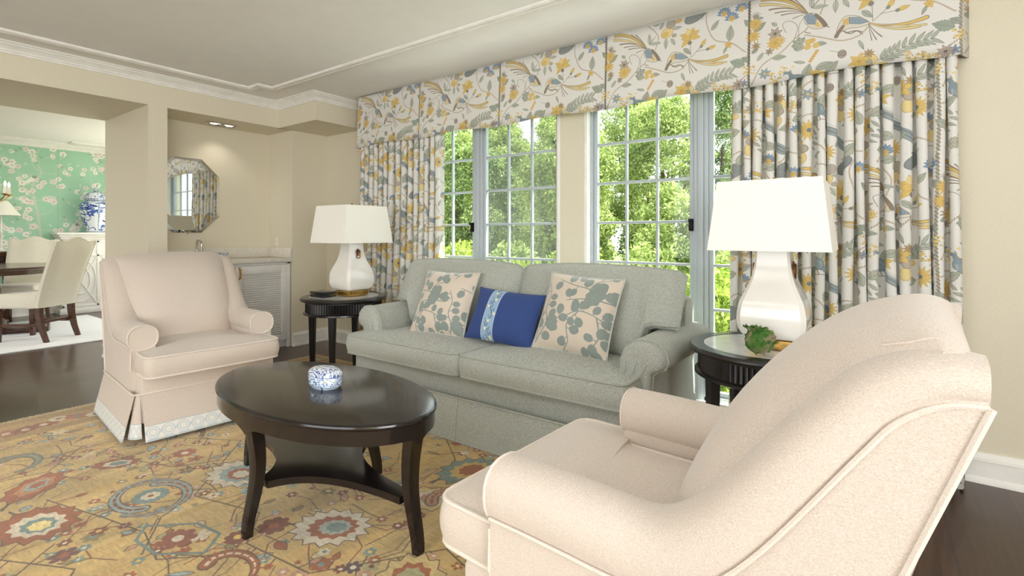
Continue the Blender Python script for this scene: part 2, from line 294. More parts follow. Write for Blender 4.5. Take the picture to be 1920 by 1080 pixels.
    rosette(-3.03, 1.19, .06, RUST, IV, 8); rosette(-1.5, 1.13, .035, (90, 70, 70), IV, 6); rosette(-2.43, .55, .05, (118, 76, 62), RUST, 6)
    hook(-2.66, .92, .2, -.6, TEL, RUST); hook(-2.66, .89, .19, 2.5, TEL, DRU); hook(-1.87, .86, .13, .4, RUST, IV); hook(-3.62, .62, .14, .4, TEAL, ORA); hook(-3.35, 1.28, .16, 1., (142, 108, 52), RUST); hook(-1.5, 1.65, .16, .6, ROSE, RUST); hook(-1.0, 1.5, .15, 2., RUST, TEL)
    # border: guard stripes, rust-tinted band with flowers
    for m0, m1, col, al in ((.0, .42, (198, 164, 98), .8), (.06, .1, (172, 132, 72), .7), (.12, .34, (188, 144, 84), .7), (.36, .40, (170, 130, 70), .7)):
        for (ax, ay, bx, by) in ((m0, m0, m1, h - m0), (w - m1, m0, w - m0, h - m0), (m1, m0, w - m1, m1), (m1, h - m1, w - m1, h - m0)):
            c.poly([(ax, ay), (bx, ay), (bx, by), (ax, by)], col, al)
    def bord(px, py):
        q = rg.random()
        if q < .35: rosette(px, py, rg.uniform(.035, .06), rg.choice([TEAL, RUST, IV, TEL]), rg.choice([RUST, YEL2]), 8, True)
        elif q < .7: c.out(leaf_pts(px, py, rg.uniform(0, 6.3), .12, .05), rg.choice([RUST, ROSE, SAGE, (190, 150, 90)]), LIN, .003)
        else: c.out(jag(px, py, .07, .05, rg.uniform(0, 3), 8, .15), rg.choice([RUST, (184, 112, 66)]), LIN, .003); c.ell(px, py, .025, .02, 0, rg.choice([IV, TEAL]))
    for t in np.arange(.2, h - .1, .085):
        for b in (.23, w - .23): bord(b + rg.uniform(-.06, .06), t)
    for t in np.arange(.2, w - .1, .085):
        for b in (.23, h - .23): bord(t, b + rg.uniform(-.06, .06))
    for m in (.055, .11, .35, .41):
        c.line([(m, m), (w - m, m), (w - m, h - m), (m, h - m), (m, m)], .008, (112, 84, 52), .8)
    n = np.random.default_rng(2)
    jx = np.cumsum(n.normal(0, .5, c.H)); jx -= np.convolve(jx, np.ones(60) / 60, 'same'); jx = np.clip(jx * .6, -3, 3).astype(int)   # knots never line up exactly
    for i in range(c.H): c.a[i] = np.roll(c.a[i], jx[i], 0)
    g = n.random((c.H, c.W, 1)).astype(np.float32); row = np.repeat(n.random((c.H // 3 + 1, c.W // 14 + 1)), 3, 0)[:c.H]; row = np.repeat(row, 14, 1)[:, :c.W, None].astype(np.float32)
    lo = n.random((c.H // 70 + 2, c.W // 30 + 2)); lo = np.repeat(np.repeat(lo, 70, 0), 30, 1); lo = lo[:c.H, :c.W]
    for ax, m in ((0, 70), (1, 30)): lo = sum(np.roll(lo, q, ax) for q in range(-m // 2, m // 2, 3)) / len(range(-m // 2, m // 2, 3))
    c.a *= (.885 + .09 * g + .11 * (row - .4)) * (1 + .20 * (lo[..., None].astype(np.float32) - .5))
    return np.clip(c.a, 0, 1)

def paint_wallpaper(w, h):
    c = Canvas(w, h, 210, (164, 208, 180)); rg = random.Random(5); WH, PK, GR = (234, 234, 224), (230, 218, 212), (150, 178, 150)
    for k in range(160): c.ell(rg.uniform(0, w), rg.uniform(0, h), rg.uniform(.05, .25), rg.uniform(.1, .4), 0, rg.choice([(150, 200, 166), (170, 214, 186), (156, 206, 174)]), .2)
    def bloss(x, y, n, sp=.09):
        for k in range(n):
            X, Y = x + rg.uniform(-sp, sp), y + rg.uniform(-sp, sp); r = rg.uniform(.026, .042); col = rg.choice([WH, WH, PK])
            for i in range(5): c.ell(X + r * .62 * math.cos(1.257 * i), Y + r * .62 * math.sin(1.257 * i), r * .52, r * .45, 0, col)
            c.ell(X, Y, r * .28, r * .28, 0, (196, 172, 160))
        for k in range(n): a = rg.uniform(0, 6.3); c.poly(leaf_pts(x + rg.uniform(-sp, sp) * 1.4, y + rg.uniform(-sp, sp) * 1.4, a, .06, .022), rg.choice([(186, 206, 178), GR, (206, 220, 198)]))
    x = 0
    for tx in np.arange(.25, w, .62):
        p = [(tx, 0.)]; a = 1.45
        while p[-1][1] < h:
            a = 1.45 + rg.uniform(-.6, .6); p.append((p[-1][0] + math.cos(a) * .22, p[-1][1] + math.sin(a) * .22))
        sp = smooth(p, 6); c.line(sp, .045, (206, 214, 192), w1=.012); c.line(sp, .012, (176, 186, 160), .6, w1=.004)
        for q in p[1:]:
            for sd in (1, -1):
                a = 1.3 + sd * rg.uniform(.5, 1.1); l = rg.uniform(.2, .42); e = (q[0] + math.cos(a) * l, q[1] + math.sin(a) * l); m = (q[0] + math.cos(a + .3 * sd) * l * .5, q[1] + math.sin(a + .3 * sd) * l * .5)
                c.line(smooth([q, m, e]), .012, (198, 212, 190), w1=.004); bloss(e[0], e[1], rg.choice([2, 3, 4, 5])); bloss(m[0], m[1], 2, .05) if rg.random() < .6 else None
        bx, by = tx + rg.uniform(-.2, .2), rg.uniform(.9, h - .3)        # a small bird on the branch
        c.ell(bx, by, .07, .026, .9, WH); c.line([(bx - .03, by - .05), (bx - .09, by - .13)], .014, (206, 216, 200)); c.ell(bx + .05, by + .05, .026, .022, 0, (150, 156, 140))
    for tx in np.arange(.5, w, .95):                                   # peony heads
        for k in range(40):
            a, r = rg.uniform(0, 6.3), .15 * math.sqrt(rg.random()); c.out(ell_pts(tx + r * math.cos(a), .98 + r * math.sin(a), .035, .028, a), (222, 226, 208), (160, 180, 156), .004)
    for tx in np.arange(0, w, .91): c.line([(tx, 0), (tx, h)], .006, (140, 190, 156), .8)
    return c.a

def paint_porcelain(seed, fine):
    c = Canvas(1., 1., 384, (226, 232, 238)); rg = random.Random(seed); B1, B2 = (30, 50, 122), (70, 104, 176)
    for k in range(150 if not fine else 260):
        x, y = rg.random(), rg.uniform(.14, .86); q = rg.random(); z = .6 if fine else 1.
        if q < .5:
            a = rg.uniform(0, 6.3); p = [(x, y)]
            for j in range(5): a += rg.uniform(-1, 1.2); p.append((p[-1][0] + math.cos(a) * .035 * z, p[-1][1] + math.sin(a) * .035 * z))
            c.line(smooth(p, 4), .016 * z, rg.choice([B1, B2, B1]), w1=.005)
        elif q < .8: c.poly(leaf_pts(x, y, rg.uniform(0, 6.3), .09 * z, .045 * z), rg.choice([B1, B2]))
        else: p_flower(c, x, y, .05 * z, 6, B2, B1, (226, 232, 238), .6)
    for y in (.03, .12, .88, .97): c.line([(0, y), (1, y)], .012, B1)
    for k in range(24): c.ell((k + .5) / 24, .075, .016, .026, 0, B1); c.ell((k + .5) / 24, .925, .016, .026, 0, B1)
    return c.a

def paint_boxside():
    c = Canvas(1., .16, 760, (214, 224, 236)); rg = random.Random(8)
    for k in range(44):
        for j in range(4):
            x, y = (k + .5 * (j % 2)) / 44, .03 + .032 * j
            c.ell(x, y, .0075, .0105, 0, (44, 78, 150)); c.ell(x, y, .003, .004, 0, (150, 186, 214))
    for k in range(8):
        x = k / 8 + .03; c.poly(ell_pts(x, .08, .055, .075), (222, 230, 238))
        for j in range(16): c.poly(leaf_pts(x + rg.uniform(-.04, .04), .08 + rg.uniform(-.055, .055), rg.uniform(0, 6.3), .034, .018), rg.choice([(48, 100, 188), (90, 140, 208), (150, 170, 150), (226, 226, 206)]))
    for y in (.004, .156): c.line([(0, y), (1, y)], .006, (60, 96, 160))
    return c.a

def paint_pillow():
    """Cut-velvet leaves and blossoms on a peach ground."""
    c = Canvas(.5, .5, 900, (216, 201, 184)); rg = random.Random(4); V = (132, 144, 138)
    for k in range(1800): c.line([(q := rg.random() * .5, r := rg.random() * .5), (q + .006, r)], .0016, rg.choice([(222, 206, 190), (206, 192, 176)]), .5)
    def br(p, w=.009):
        sp = smooth(p, 8); c.line(sp, w, V, w1=w * .6)
        for i in range(2, len(sp), 4):
            a = math.atan2(*(sp[min(i + 1, len(sp) - 1)] - sp[i - 1])[::-1]) + rg.choice([1.3, -1.3]); l = rg.uniform(.012, .03); r = rg.uniform(.024, .033)
            x, y = sp[i][0] + math.cos(a) * (l + r), sp[i][1] + math.sin(a) * (l + r)
            c.line([sp[i], (x, y)], .005, V); pts = [(px + rg.uniform(-.0015, .0015), py + rg.uniform(-.0015, .0015)) for px, py in ell_pts(x, y, r * 1.12, r * .92, a, 16)]; c.poly(pts, V)
            c.line([(x - r * .7 * math.cos(a), y - r * .7 * math.sin(a)), (x + r * .6 * math.cos(a), y + r * .6 * math.sin(a))], .0012, (160, 168, 160), .6)
    def bl(x, y, r):
        for i in range(7): c.ell(x + r * .6 * math.cos(.9 * i), y + r * .6 * math.sin(.9 * i), r * .42, r * .38, 0, V)
        c.ell(x, y, r * .6, r * .6, 0, V)
        for i in range(7): c.line([(x, y), (x + r * .7 * math.cos(.9 * i + .45), y + r * .7 * math.sin(.9 * i + .45))], .0014, (164, 172, 162), .6)
    br([(.02, .03), (.06, .1), (.1, .16), (.2, .2), (.3, .25), (.42, .23), (.5, .18)]); br([(.1, .16), (.05, .24), (.06, .34), (.02, .42)]); br([(.3, .25), (.24, .16), (.26, .06), (.22, .0)]); br([(.5, .33), (.4, .34), (.33, .4), (.22, .42), (.1, .45)]); br([(.33, .4), (.36, .46), (.44, .49)]); br([(.4, .34), (.3, .33), (.2, .31)]); br([(.42, .23), (.45, .12), (.4, .03)])
    bl(.12, .16, .05); bl(.37, .345, .055)
    return c.a

def paint_lumbar():
    c = Canvas(.62, .4, 800, (26, 62, 128)); rg = random.Random(9)
    for k in range(2600): c.line([(q := rg.random() * .62, r := rg.random() * .4), (q + .008, r)], .0014, rg.choice([(34, 76, 146), (20, 50, 108)]), .5)
    x0, x1 = .18, .285
    c.poly([(x0, 0), (x1, 0), (x1, .4), (x0, .4)], (150, 180, 208)); c.line([(x0, 0), (x0, .4)], .005, (196, 212, 222)); c.line([(x1, 0), (x1, .4)], .005, (196, 212, 222))
    st = [(.232 + .02 * math.sin(y * 44), y) for y in np.linspace(0, .4, 60)]; c.line(st, .0034, (48, 66, 92))
    for i in range(2, 60, 4):
        x, y = st[i]; s = 1 if math.cos(y * 44) > 0 else -1
        for a in (.5, 2.2, -.6): c.line(smooth([(x, y), (x + .012 * math.cos(a), y + .012), (x + .022 * math.cos(a), y + .012 + .012 * math.sin(a))], 4), .0026, (48, 66, 92)); c.ell(x + .024 * math.cos(a), y + .012 + .014 * math.sin(a), .006, .004, a, (86, 120, 160))
        if i % 8 == 2: c.ell(x + s * .018, y + .01, .013, .012, 0, (226, 222, 190))
    return c.a

def paint_trim():
    """Embroidered interlace on the chair skirt's hem; one repeat is .16 m long, .075 high (rest of the skirt is plain cloth)."""
    c = Canvas(.16, .08, 1500, (226, 222, 214)); C1, C2 = (196, 204, 208), (184, 196, 196)
    for x in (0, .08):
        c.line([(x + .012, .012), (x + .03, .005), (x + .05, .005), (x + .068, .012)], .004, C1)
        o = [(x + .04 + .034 * math.cos(a), .04 + .03 * math.sin(a)) for a in np.linspace(.39, 6.67, 9)]
        c.line(o, .0055, C1); c.line([(x + .04 + .02 * math.cos(a), .04 + .018 * math.sin(a)) for a in np.linspace(.39, 6.67, 9)], .004, C2)
        c.line([(x - .02, .062), (x + .02, .018)], .0055, C1); c.line([(x - .02, .018), (x + .02, .062)], .0055, C2)
    for y in (.003, .077): c.line([(0, y), (.16, y)], .003, (150, 168, 172))
    return c.a
# ---------------------------------------------------------------- mesh helpers
class MB:
    """Collects shapes; build() links them as ONE mesh object."""
    def __init__(s): s.v, s.f, s.uv = [], [], []
    def add(s, v, f, uv=None):
        n = len(s.v); s.v += [tuple(p) for p in v]; s.f += [tuple(i + n for i in q) for q in f]
        s.uv += list(uv) if uv is not None else [(0., 0.)] * len(v)
        return s
    def box(s, x0, x1, y0, y1, z0, z1):
        return s.add([(x0, y0, z0), (x1, y0, z0), (x1, y1, z0), (x0, y1, z0), (x0, y0, z1), (x1, y0, z1), (x1, y1, z1), (x0, y1, z1)],
                     [(0, 3, 2, 1), (4, 5, 6, 7), (0, 1, 5, 4), (1, 2, 6, 5), (2, 3, 7, 6), (3, 0, 4, 7)])
    def rbox(s, x0, x1, y0, y1, z0, z1, r=.005, seg=2, M=None):
        bm = bmesh.new(); bmesh.ops.create_cube(bm, size=1)
        for v in bm.verts: v.co = Vector(((x0 + x1) / 2 + v.co.x * (x1 - x0), (y0 + y1) / 2 + v.co.y * (y1 - y0), (z0 + z1) / 2 + v.co.z * (z1 - z0)))
        bmesh.ops.bevel(bm, geom=bm.edges[:], offset=r, segments=seg, profile=.5, affect='EDGES')
        if M is not None: bm.transform(M)
        bm.verts.index_update(); s.add([tuple(v.co) for v in bm.verts], [[v.index for v in f.verts] for f in bm.faces]); bm.free(); return s
    def grid(s, P, closed_u=False, closed_v=False, uv=None, flip=False):
        """P[i][j] -> quads; i along u, j along v."""
        nu, nv = len(P), len(P[0]); V = [p for r in P for p in r]; F = []
        for i in range(nu if closed_u else nu - 1):
            for j in range(nv if closed_v else nv - 1):
                a, b, c, d = i * nv + j, ((i + 1) % nu) * nv + j, ((i + 1) % nu) * nv + (j + 1) % nv, i * nv + (j + 1) % nv
                F.append((d, c, b, a) if flip else (a, b, c, d))
        return s.add(V, F, [q for r in uv for q in r] if uv else None)
    def loft(s, rings, cap0=True, cap1=True):
        """Closed rings of equal length joined in order, ends filled."""
        n = len(s.v); m = len(rings[0]); s.grid(rings, closed_v=True)
        if cap0: s.f.append(tuple(n + j for j in range(m)))
        if cap1: s.f.append(tuple(n + (len(rings) - 1) * m + j for j in reversed(range(m))))
        return s
    def lathe(s, prof, x=0, y=0, n=40, sx=1., sy=1., sq=None, cap=True, a0=0):
        """prof: (radius, z) from bottom to top; sq: superellipse power for squarish sections."""
        R = []
        for r, z in prof:
            ring = []
            for k in range(n):
                a = 2 * PI * k / n + a0; c, q = math.cos(a), math.sin(a)
                m = 1. if sq is None else 1 / (abs(c) ** sq + abs(q) ** sq) ** (1 / sq)
                ring.append((x + r * m * c * sx, y + r * m * q * sy, z))
            R.append(ring)
        m = n; b = len(s.v); s.grid(R, closed_v=True, flip=True, uv=[[(k / n, i / (len(prof) - 1)) for k in range(n)] for i in range(len(prof))])
        if cap:
            s.f.append(tuple(b + j for j in reversed(range(m)))); s.f.append(tuple(b + (len(prof) - 1) * m + j for j in range(m)))
        return s
    def tube(s, pts, r, n=8, closed=False, r1=None, ratio=1.):
        P = [Vector(p) for p in pts]; N = len(P); R = []; up = Vector((0, 0, 1)); prev = None
        for i, p in enumerate(P):
            t = (P[(i + 1) % N] - P[i - 1]) if closed else (P[min(i + 1, N - 1)] - P[max(i - 1, 0)])
            t = t.normalized() if t.length > 1e-9 else Vector((1, 0, 0))
            if prev is None: a = t.cross(up); a = a if a.length > .1 else t.cross(Vector((1, 0, 0)))
            else: a = prev - t * prev.dot(t)
            a.normalize(); prev = a; b = t.cross(a); q = r if r1 is None else r + (r1 - r) * i / (N - 1)
            R.append([tuple(p + a * (q * math.cos(2 * PI * k / n)) + b * (q * ratio * math.sin(2 * PI * k / n))) for k in range(n)])
        if closed: s.grid(R, closed_u=True, closed_v=True)
        else: s.loft(R)
        return s
    def prism(s, poly, z0, z1):
        n = len(poly); b = len(s.v)
        s.v += [(x, y, z0) for x, y in poly] + [(x, y, z1) for x, y in poly]; s.uv += [(0., 0.)] * (2 * n)
        s.f += [tuple(b + j for j in reversed(range(n))), tuple(b + n + j for j in range(n))] + [(b + j, b + (j + 1) % n, b + n + (j + 1) % n, b + n + j) for j in range(n)]
        return s
    def build(s, name, mat, parent=None, sharp=38, uv=False, sub=0, loc=None):
        me = bpy.data.meshes.new(name); me.from_pydata(s.v, [], s.f)
        if uv:
            l = me.uv_layers.new(name='map'); a = np.array(s.uv, np.float32)[np.array([x for q in s.f for x in q])]; l.data.foreach_set('uv', a.ravel())
        bm = bmesh.new(); bm.from_mesh(me); bmesh.ops.recalc_face_normals(bm, faces=bm.faces[:]); bm.to_mesh(me); bm.free()
        me.polygons.foreach_set('use_smooth', [True] * len(me.polygons))
        if sharp: me.set_sharp_from_angle(angle=math.radians(sharp))
        for m in (mat if isinstance(mat, (list, tuple)) else [mat]): me.materials.append(m)
        o = bpy.data.objects.new(name, me); COL.objects.link(o)
        if sub: md = o.modifiers.new('smooth', 'SUBSURF'); md.levels = sub; md.render_levels = sub
        if parent is not None: o.parent = parent
        if loc: o.location = loc
        return o

def tag(o, label, cat=None, group=None, kind=None):
    o['label'] = label
    if cat: o['category'] = cat
    if group: o['group'] = group
    if kind: o['kind'] = kind
    return o
def thing(name, label, cat, loc=(0, 0, 0), rz=0., group=None):
    o = bpy.data.objects.new(name, None); COL.objects.link(o); o.location = loc; o.rotation_euler = (0, 0, rz); o.empty_display_size = .1
    return tag(o, label, cat, group)
def struct(o, label=None):
    o['kind'] = 'structure'
    if label: o['label'] = label
    return o
def copy_tree(o, parent=None):
    c = o.copy(); COL.objects.link(c)
    if parent is not None: c.parent = parent
    for ch in list(o.children): copy_tree(ch, c)
    return c
def rounded_poly(pts, r, n=5):
    """Corners of a closed outline replaced by arcs (quadratic)."""
    o = []; N = len(pts)
    for i in range(N):
        p, a, b = Vector(pts[i]), Vector(pts[i - 1]), Vector(pts[(i + 1) % N]); q = r[i] if isinstance(r, (list, tuple)) else r
        d0, d1 = (a - p), (b - p); u = p + d0.normalized() * min(q, d0.length * .48); w = p + d1.normalized() * min(q, d1.length * .48)
        for k in range(n + 1):
            t = k / n; e = u * (1 - t) ** 2 + p * 2 * t * (1 - t) + w * t * t; o.append((e.x, e.y))
    return o
def resample(poly, step):
    o = []; N = len(poly)
    for i in range(N):
        a, b = Vector(poly[i]), Vector(poly[(i + 1) % N]); n = max(1, int((b - a).length / step))
        o += [tuple(a + (b - a) * k / n) for k in range(n)]
    return o
def cushion(mb, outline, z0, z1, crown=.03, bulge=.012, ctr=None, low=.0, pipe=None, pr=.006, rings=7):
    """A boxed, crowned cushion over an outline; pipe collects welting along both edges."""
    P = [Vector(p) for p in resample(outline, .03)]; c = Vector(ctr) if ctr else sum(P, Vector((0, 0))) / len(P); R = []
    def sc(f, z): return [(c.x + (p.x - c.x) * f, c.y + (p.y - c.y) * f, z) for p in P]
    def off(d, z): return [((p + (p - c).normalized() * d).x, (p + (p - c).normalized() * d).y, z) for p in P]
    for k in range(rings): f = .03 + .97 * k / rings; R.append(sc(f, z0 - low * (1 - f ** 2.2)))
    h = z1 - z0
    for t in (0, .12, .3, .5, .7, .88, 1): R.append(off(bulge * math.sin(PI * t), z0 + h * t))
    for k in range(rings): f = 1 - .97 * (k + 1) / rings; R.append(sc(f, z1 + crown * (1 - f ** 2.4)))
    mb.loft(R)
    if pipe is not None:
        for z in (z0, z1): pipe.tube([(p.x, p.y, z) for p in P], pr, 6, True)

# ---------------------------------------------------------------- materials (all node-based)
def new_mat(name):
    m = bpy.data.materials.new(name); m.use_nodes = True; nt = m.node_tree; nt.nodes.clear()
    out = nt.nodes.new('ShaderNodeOutputMaterial'); b = nt.nodes.new('ShaderNodeBsdfPrincipled'); nt.links.new(b.outputs[0], out.inputs[0])
    return m, nt, b
def lin(c):
    return tuple(((x / 255.) / 12.92 if x / 255. <= .04045 else ((x / 255. + .055) / 1.055) ** 2.4) for x in c) + (1.,)
def coords(nt, kind='Object', scale=(1, 1, 1), rot=(0, 0, 0)):
    tc = nt.nodes.new('ShaderNodeTexCoord'); mp = nt.nodes.new('ShaderNodeMapping'); mp.inputs['Scale'].default_value = scale; mp.inputs['Rotation'].default_value = rot
    nt.links.new(tc.outputs[kind], mp.inputs[0]); return mp.outputs[0]
def noise(nt, vec, scale, detail=2., rough=.5):
    n = nt.nodes.new('ShaderNodeTexNoise'); n.inputs['Scale'].default_value = scale; n.inputs['Detail'].default_value = detail; n.inputs['Roughness'].default_value = rough
    nt.links.new(vec, n.inputs['Vector']); return n.outputs['Fac']
def ramp(nt, fac, stops):
    r = nt.nodes.new('ShaderNodeValToRGB'); e = r.color_ramp.elements
    while len(e) < len(stops): e.new(.5)
    for k, (p, c) in enumerate(stops): e[k].position = p; e[k].color = lin(c)
    nt.links.new(fac, r.inputs[0]); return r.outputs[0]
def bump(nt, b, h, strength=.2, dist=.002):
    n = nt.nodes.new('ShaderNodeBump'); n.inputs['Strength'].default_value = strength; n.inputs['Distance'].default_value = dist
    nt.links.new(h, n.inputs['Height']); nt.links.new(n.outputs[0], b.inputs['Normal'])
def math_n(nt, op, a, b):
    n = nt.nodes.new('ShaderNodeMath'); n.operation = op
    for i, q in enumerate((a, b)):
        if isinstance(q, (int, float)): n.inputs[i].default_value = q
        else: nt.links.new(q, n.inputs[i])
    return n.outputs[0]
def mixc(nt, fac, a, b, mode='MIX'):
    n = nt.nodes.new('ShaderNodeMix'); n.data_type = 'RGBA'; n.blend_type = mode
    for s, q in ((0, fac), (6, a), (7, b)):
        if isinstance(q, (int, float)): n.inputs[s].default_value = q
        elif isinstance(q, tuple): n.inputs[s].default_value = q
        else: nt.links.new(q, n.inputs[s])
    return n.outputs[2]
def plain(name, col, rough=.5, metal=0., var=.03, scale=30., bmp=0., coat=0., ior=None, stretch=(1, 1, 1)):
    m, nt, b = new_mat(name); v = coords(nt, 'Object', stretch); f = noise(nt, v, scale, 3.)
    lo, hi = [tuple(max(0, min(255, x * (1 + s * var * 2))) for x in col) for s in (-1, 1)]
    nt.links.new(ramp(nt, f, [(.3, lo), (.7, hi)]), b.inputs['Base Color']); b.inputs['Roughness'].default_value = rough; b.inputs['Metallic'].default_value = metal
    b.inputs['Coat Weight'].default_value = coat; b.inputs['Coat Roughness'].default_value = .06
    if ior: b.inputs['IOR'].default_value = ior
    if bmp: bump(nt, b, f, bmp, .002)
    return m
def woven(name, a, b_, c, sx=260., sz=60., rough=.9, sheen=.25, bmp=.35, axes='xz'):
    """Heathered cloth: two crossed sets of stretched flecks."""
    m, nt, b = new_mat(name)
    f1 = noise(nt, coords(nt, 'Object', (sz, sz, sx)), 1., 2.); f2 = noise(nt, coords(nt, 'Object', (sx, sx, sz)), 1., 2.); f3 = noise(nt, coords(nt, 'Object'), 5., 2.)
    s = math_n(nt, 'ADD', math_n(nt, 'MULTIPLY', f1, .56), math_n(nt, 'MULTIPLY', f2, .44))
    col = ramp(nt, s, [(.36, a), (.5, b_), (.64, c)]); col = mixc(nt, math_n(nt, 'MULTIPLY', f3, .16), col, lin(c))
    nt.links.new(col, b.inputs['Base Color']); b.inputs['Roughness'].default_value = rough
    b.inputs['Sheen Weight'].default_value = sheen; b.inputs['Sheen Roughness'].default_value = .5
    bump(nt, b, s, bmp, .0015); return m
def picture(name, arr):
    h, w = arr.shape[:2]; im = bpy.data.images.new(name, w, h, alpha=False)
    px = np.ones((h, w, 4), np.float32); px[..., :3] = np.clip(arr, 0, 1); im.pixels.foreach_set(px.ravel()); im.update(); im.pack(); return im
def printed(name, arr, scale=(1, 1, 1), kind='UV', rough=.85, sheen=.15, weave=900., coat=0., loc=(0, 0, 0), bmp=.15, trans=0.):
    """Cloth, carpet, paper or glaze carrying a pattern computed above."""
    m, nt, b = new_mat(name); tc = nt.nodes.new('ShaderNodeTexCoord'); mp = nt.nodes.new('ShaderNodeMapping')
    mp.inputs['Scale'].default_value = scale; mp.inputs['Location'].default_value = loc; nt.links.new(tc.outputs[kind], mp.inputs[0])
    t = nt.nodes.new('ShaderNodeTexImage'); t.image = picture(name, arr); t.interpolation = 'Linear'; nt.links.new(mp.outputs[0], t.inputs[0])
    f = noise(nt, coords(nt, 'Object'), weave, 1.)
    col = mixc(nt, math_n(nt, 'MULTIPLY', f, .12), t.outputs[0], (.35, .33, .30, 1)) if weave else t.outputs[0]
    nt.links.new(col, b.inputs['Base Color']); b.inputs['Roughness'].default_value = rough; b.inputs['Sheen Weight'].default_value = sheen
    b.inputs['Coat Weight'].default_value = coat; b.inputs['Coat Roughness'].default_value = .05
    if weave and bmp: bump(nt, b, f, bmp, .001)
    if trans:
        out = [n for n in nt.nodes if n.type == 'OUTPUT_MATERIAL'][0]; tr = nt.nodes.new('ShaderNodeBsdfTranslucent'); mx = nt.nodes.new('ShaderNodeMixShader'); mx.inputs[0].default_value = trans
        nt.links.new(col, tr.inputs[0]); nt.links.new(b.outputs[0], mx.inputs[1]); nt.links.new(tr.outputs[0], mx.inputs[2]); nt.links.new(mx.outputs[0], out.inputs[0])
    return m
def wood(name, a, b_, rough=.3, coat=.3, grain=(3, 60, 60), planks=None):
    m, nt, b = new_mat(name); v = coords(nt, 'Object', grain); f = noise(nt, v, 1., 5., .6); col = ramp(nt, f, [(.3, a), (.7, b_)])
    if planks:                                                        # floor boards running along one axis
        br = nt.nodes.new('ShaderNodeTexBrick'); vv = coords(nt, 'Object', (1, 1, 1), (0, 0, planks[2])); nt.links.new(vv, br.inputs['Vector'])
        br.inputs['Scale'].default_value = 1.; br.inputs['Brick Width'].default_value = planks[0]; br.inputs['Row Height'].default_value = planks[1]; br.inputs['Mortar Size'].default_value = .0016; br.inputs['Mortar Smooth'].default_value = .2
        br.inputs['Color1'].default_value = (.78, .78, .78, 1); br.inputs['Color2'].default_value = (1.2, 1.2, 1.2, 1); br.inputs['Mortar'].default_value = (.25, .25, .25, 1)
        col = mixc(nt, 1., col, br.outputs[0], 'MULTIPLY'); bump(nt, b, f, .06, .002)
    nt.links.new(col, b.inputs['Base Color']); b.inputs['Roughness'].default_value = rough; b.inputs['Coat Weight'].default_value = coat; b.inputs['Coat Roughness'].default_value = .09
    return m
def marble(name, base, vein, scale=6., rough=.12):
    m, nt, b = new_mat(name); v = coords(nt, 'Object'); n = nt.nodes.new('ShaderNodeTexNoise'); n.inputs['Scale'].default_value = scale; n.inputs['Detail'].default_value = 8; n.inputs['Roughness'].default_value = .65; n.inputs['Distortion'].default_value = .5
    nt.links.new(v, n.inputs['Vector']); nt.links.new(ramp(nt, n.outputs['Fac'], [(.38, base), (.5, vein), (.56, base), (.8, tuple(x * .95 for x in base))]), b.inputs['Base Color']); b.inputs['Roughness'].default_value = rough; return m

M = {}
M['wall'] = plain('cream grasscloth', (222, 214, 192), .85, 0, .010, 60., .05, stretch=(1, 1, 8))
M['wallshade'] = M['wall']
M['ceil'] = plain('white ceiling paint', (242, 241, 238), .9, 0, .003, 8.)
M['trim'] = plain('white trim paint', (240, 238, 232), .45, 0, .01, 12.)
M['floor'] = wood('dark walnut boards', (52, 30, 20), (78, 48, 32), .32, .25, (60, 2.5, 60), (1.6, .13, PI / 2))
M['espresso'] = wood('espresso stained wood', (21, 16, 16), (33, 26, 25), .15, .15, (4, 60, 60))
M['black'] = wood('black stained wood', (20, 17, 17), (30, 26, 25), .3, .35, (60, 60, 4))
M['mahog'] = wood('mahogany', (58, 34, 24), (88, 54, 38), .25, .4, (4, 40, 40))
M['sofa'] = woven('grey green heathered chenille', (138, 142, 132), (168, 171, 161), (194, 196, 187), 620., 70.)
M['linen'] = woven('oatmeal linen', (190, 174, 158), (207, 193, 179), (219, 208, 197), 1100., 260., bmp=.2)
M['linenpipe'] = woven('pale linen welt', (204, 190, 176), (218, 206, 193), (228, 219, 208), 900., 600.)
M['sofapipe'] = woven('grey welt', (140, 144, 134), (162, 166, 154), (180, 182, 172), 300., 200.)
M['cream'] = woven('cream woven upholstery', (198, 190, 170), (218, 211, 194), (230, 225, 212), 300., 300.)
CH = paint_chintz()
M['chintz'] = printed('bird and flower chintz', CH, (1 / .92, 1 / .84, 1), rough=.8, weave=1400., trans=.12)
M['lining'] = plain('cream curtain lining', (226, 222, 210), .9)
M['shade'] = plain('white linen lampshade', (244, 241, 232), .85, 0, .006, 200.)
M['ceramic'] = plain('white glazed ceramic', (238, 234, 226), .12, 0, .01, 4., coat=.6)
M['brass'] = plain('aged brass', (196, 158, 88), .3, 1., .05, 30.)
M['bronze'] = plain('dark bronze', (112, 74, 48), .35, 1., .08, 40.)
M['gold'] = plain('gilt brass pull', (186, 132, 46), .28, 1., .08, 60.)
M['chrome'] = plain('polished nickel', (212, 210, 206), .08, 1., .01, 10.)
M['marble'] = marble('white marble', (232, 232, 230), (216, 217, 218), 5.)
M['stone'] = marble('cream quartz', (230, 226, 216), (220, 213, 198), 14., .2)
M['cab'] = plain('white cabinet lacquer', (232, 230, 224), .4, 0, .01, 10.)
M['frame'] = plain('pale grey window frame', (182, 190, 196), .4, 0, .004, 8.)
M['lacquer'] = plain('black lacquer', (18, 20, 24), .18, 0, .05, 8., coat=.5)
M['whiterug'] = plain('white wool rug', (226, 226, 228), .95, 0, .03, 160., .4)
M['candle'] = plain('ivory candle sleeve', (240, 236, 226), .6)
M['plastic'] = plain('cream outlet plastic', (228, 222, 206), .5, 0, .005)
M['iron'] = plain('dark iron', (40, 38, 38), .45, .8, .04)
M['grass'] = plain('lawn', (92, 120, 52), .95, 0, .2, 3., .3)
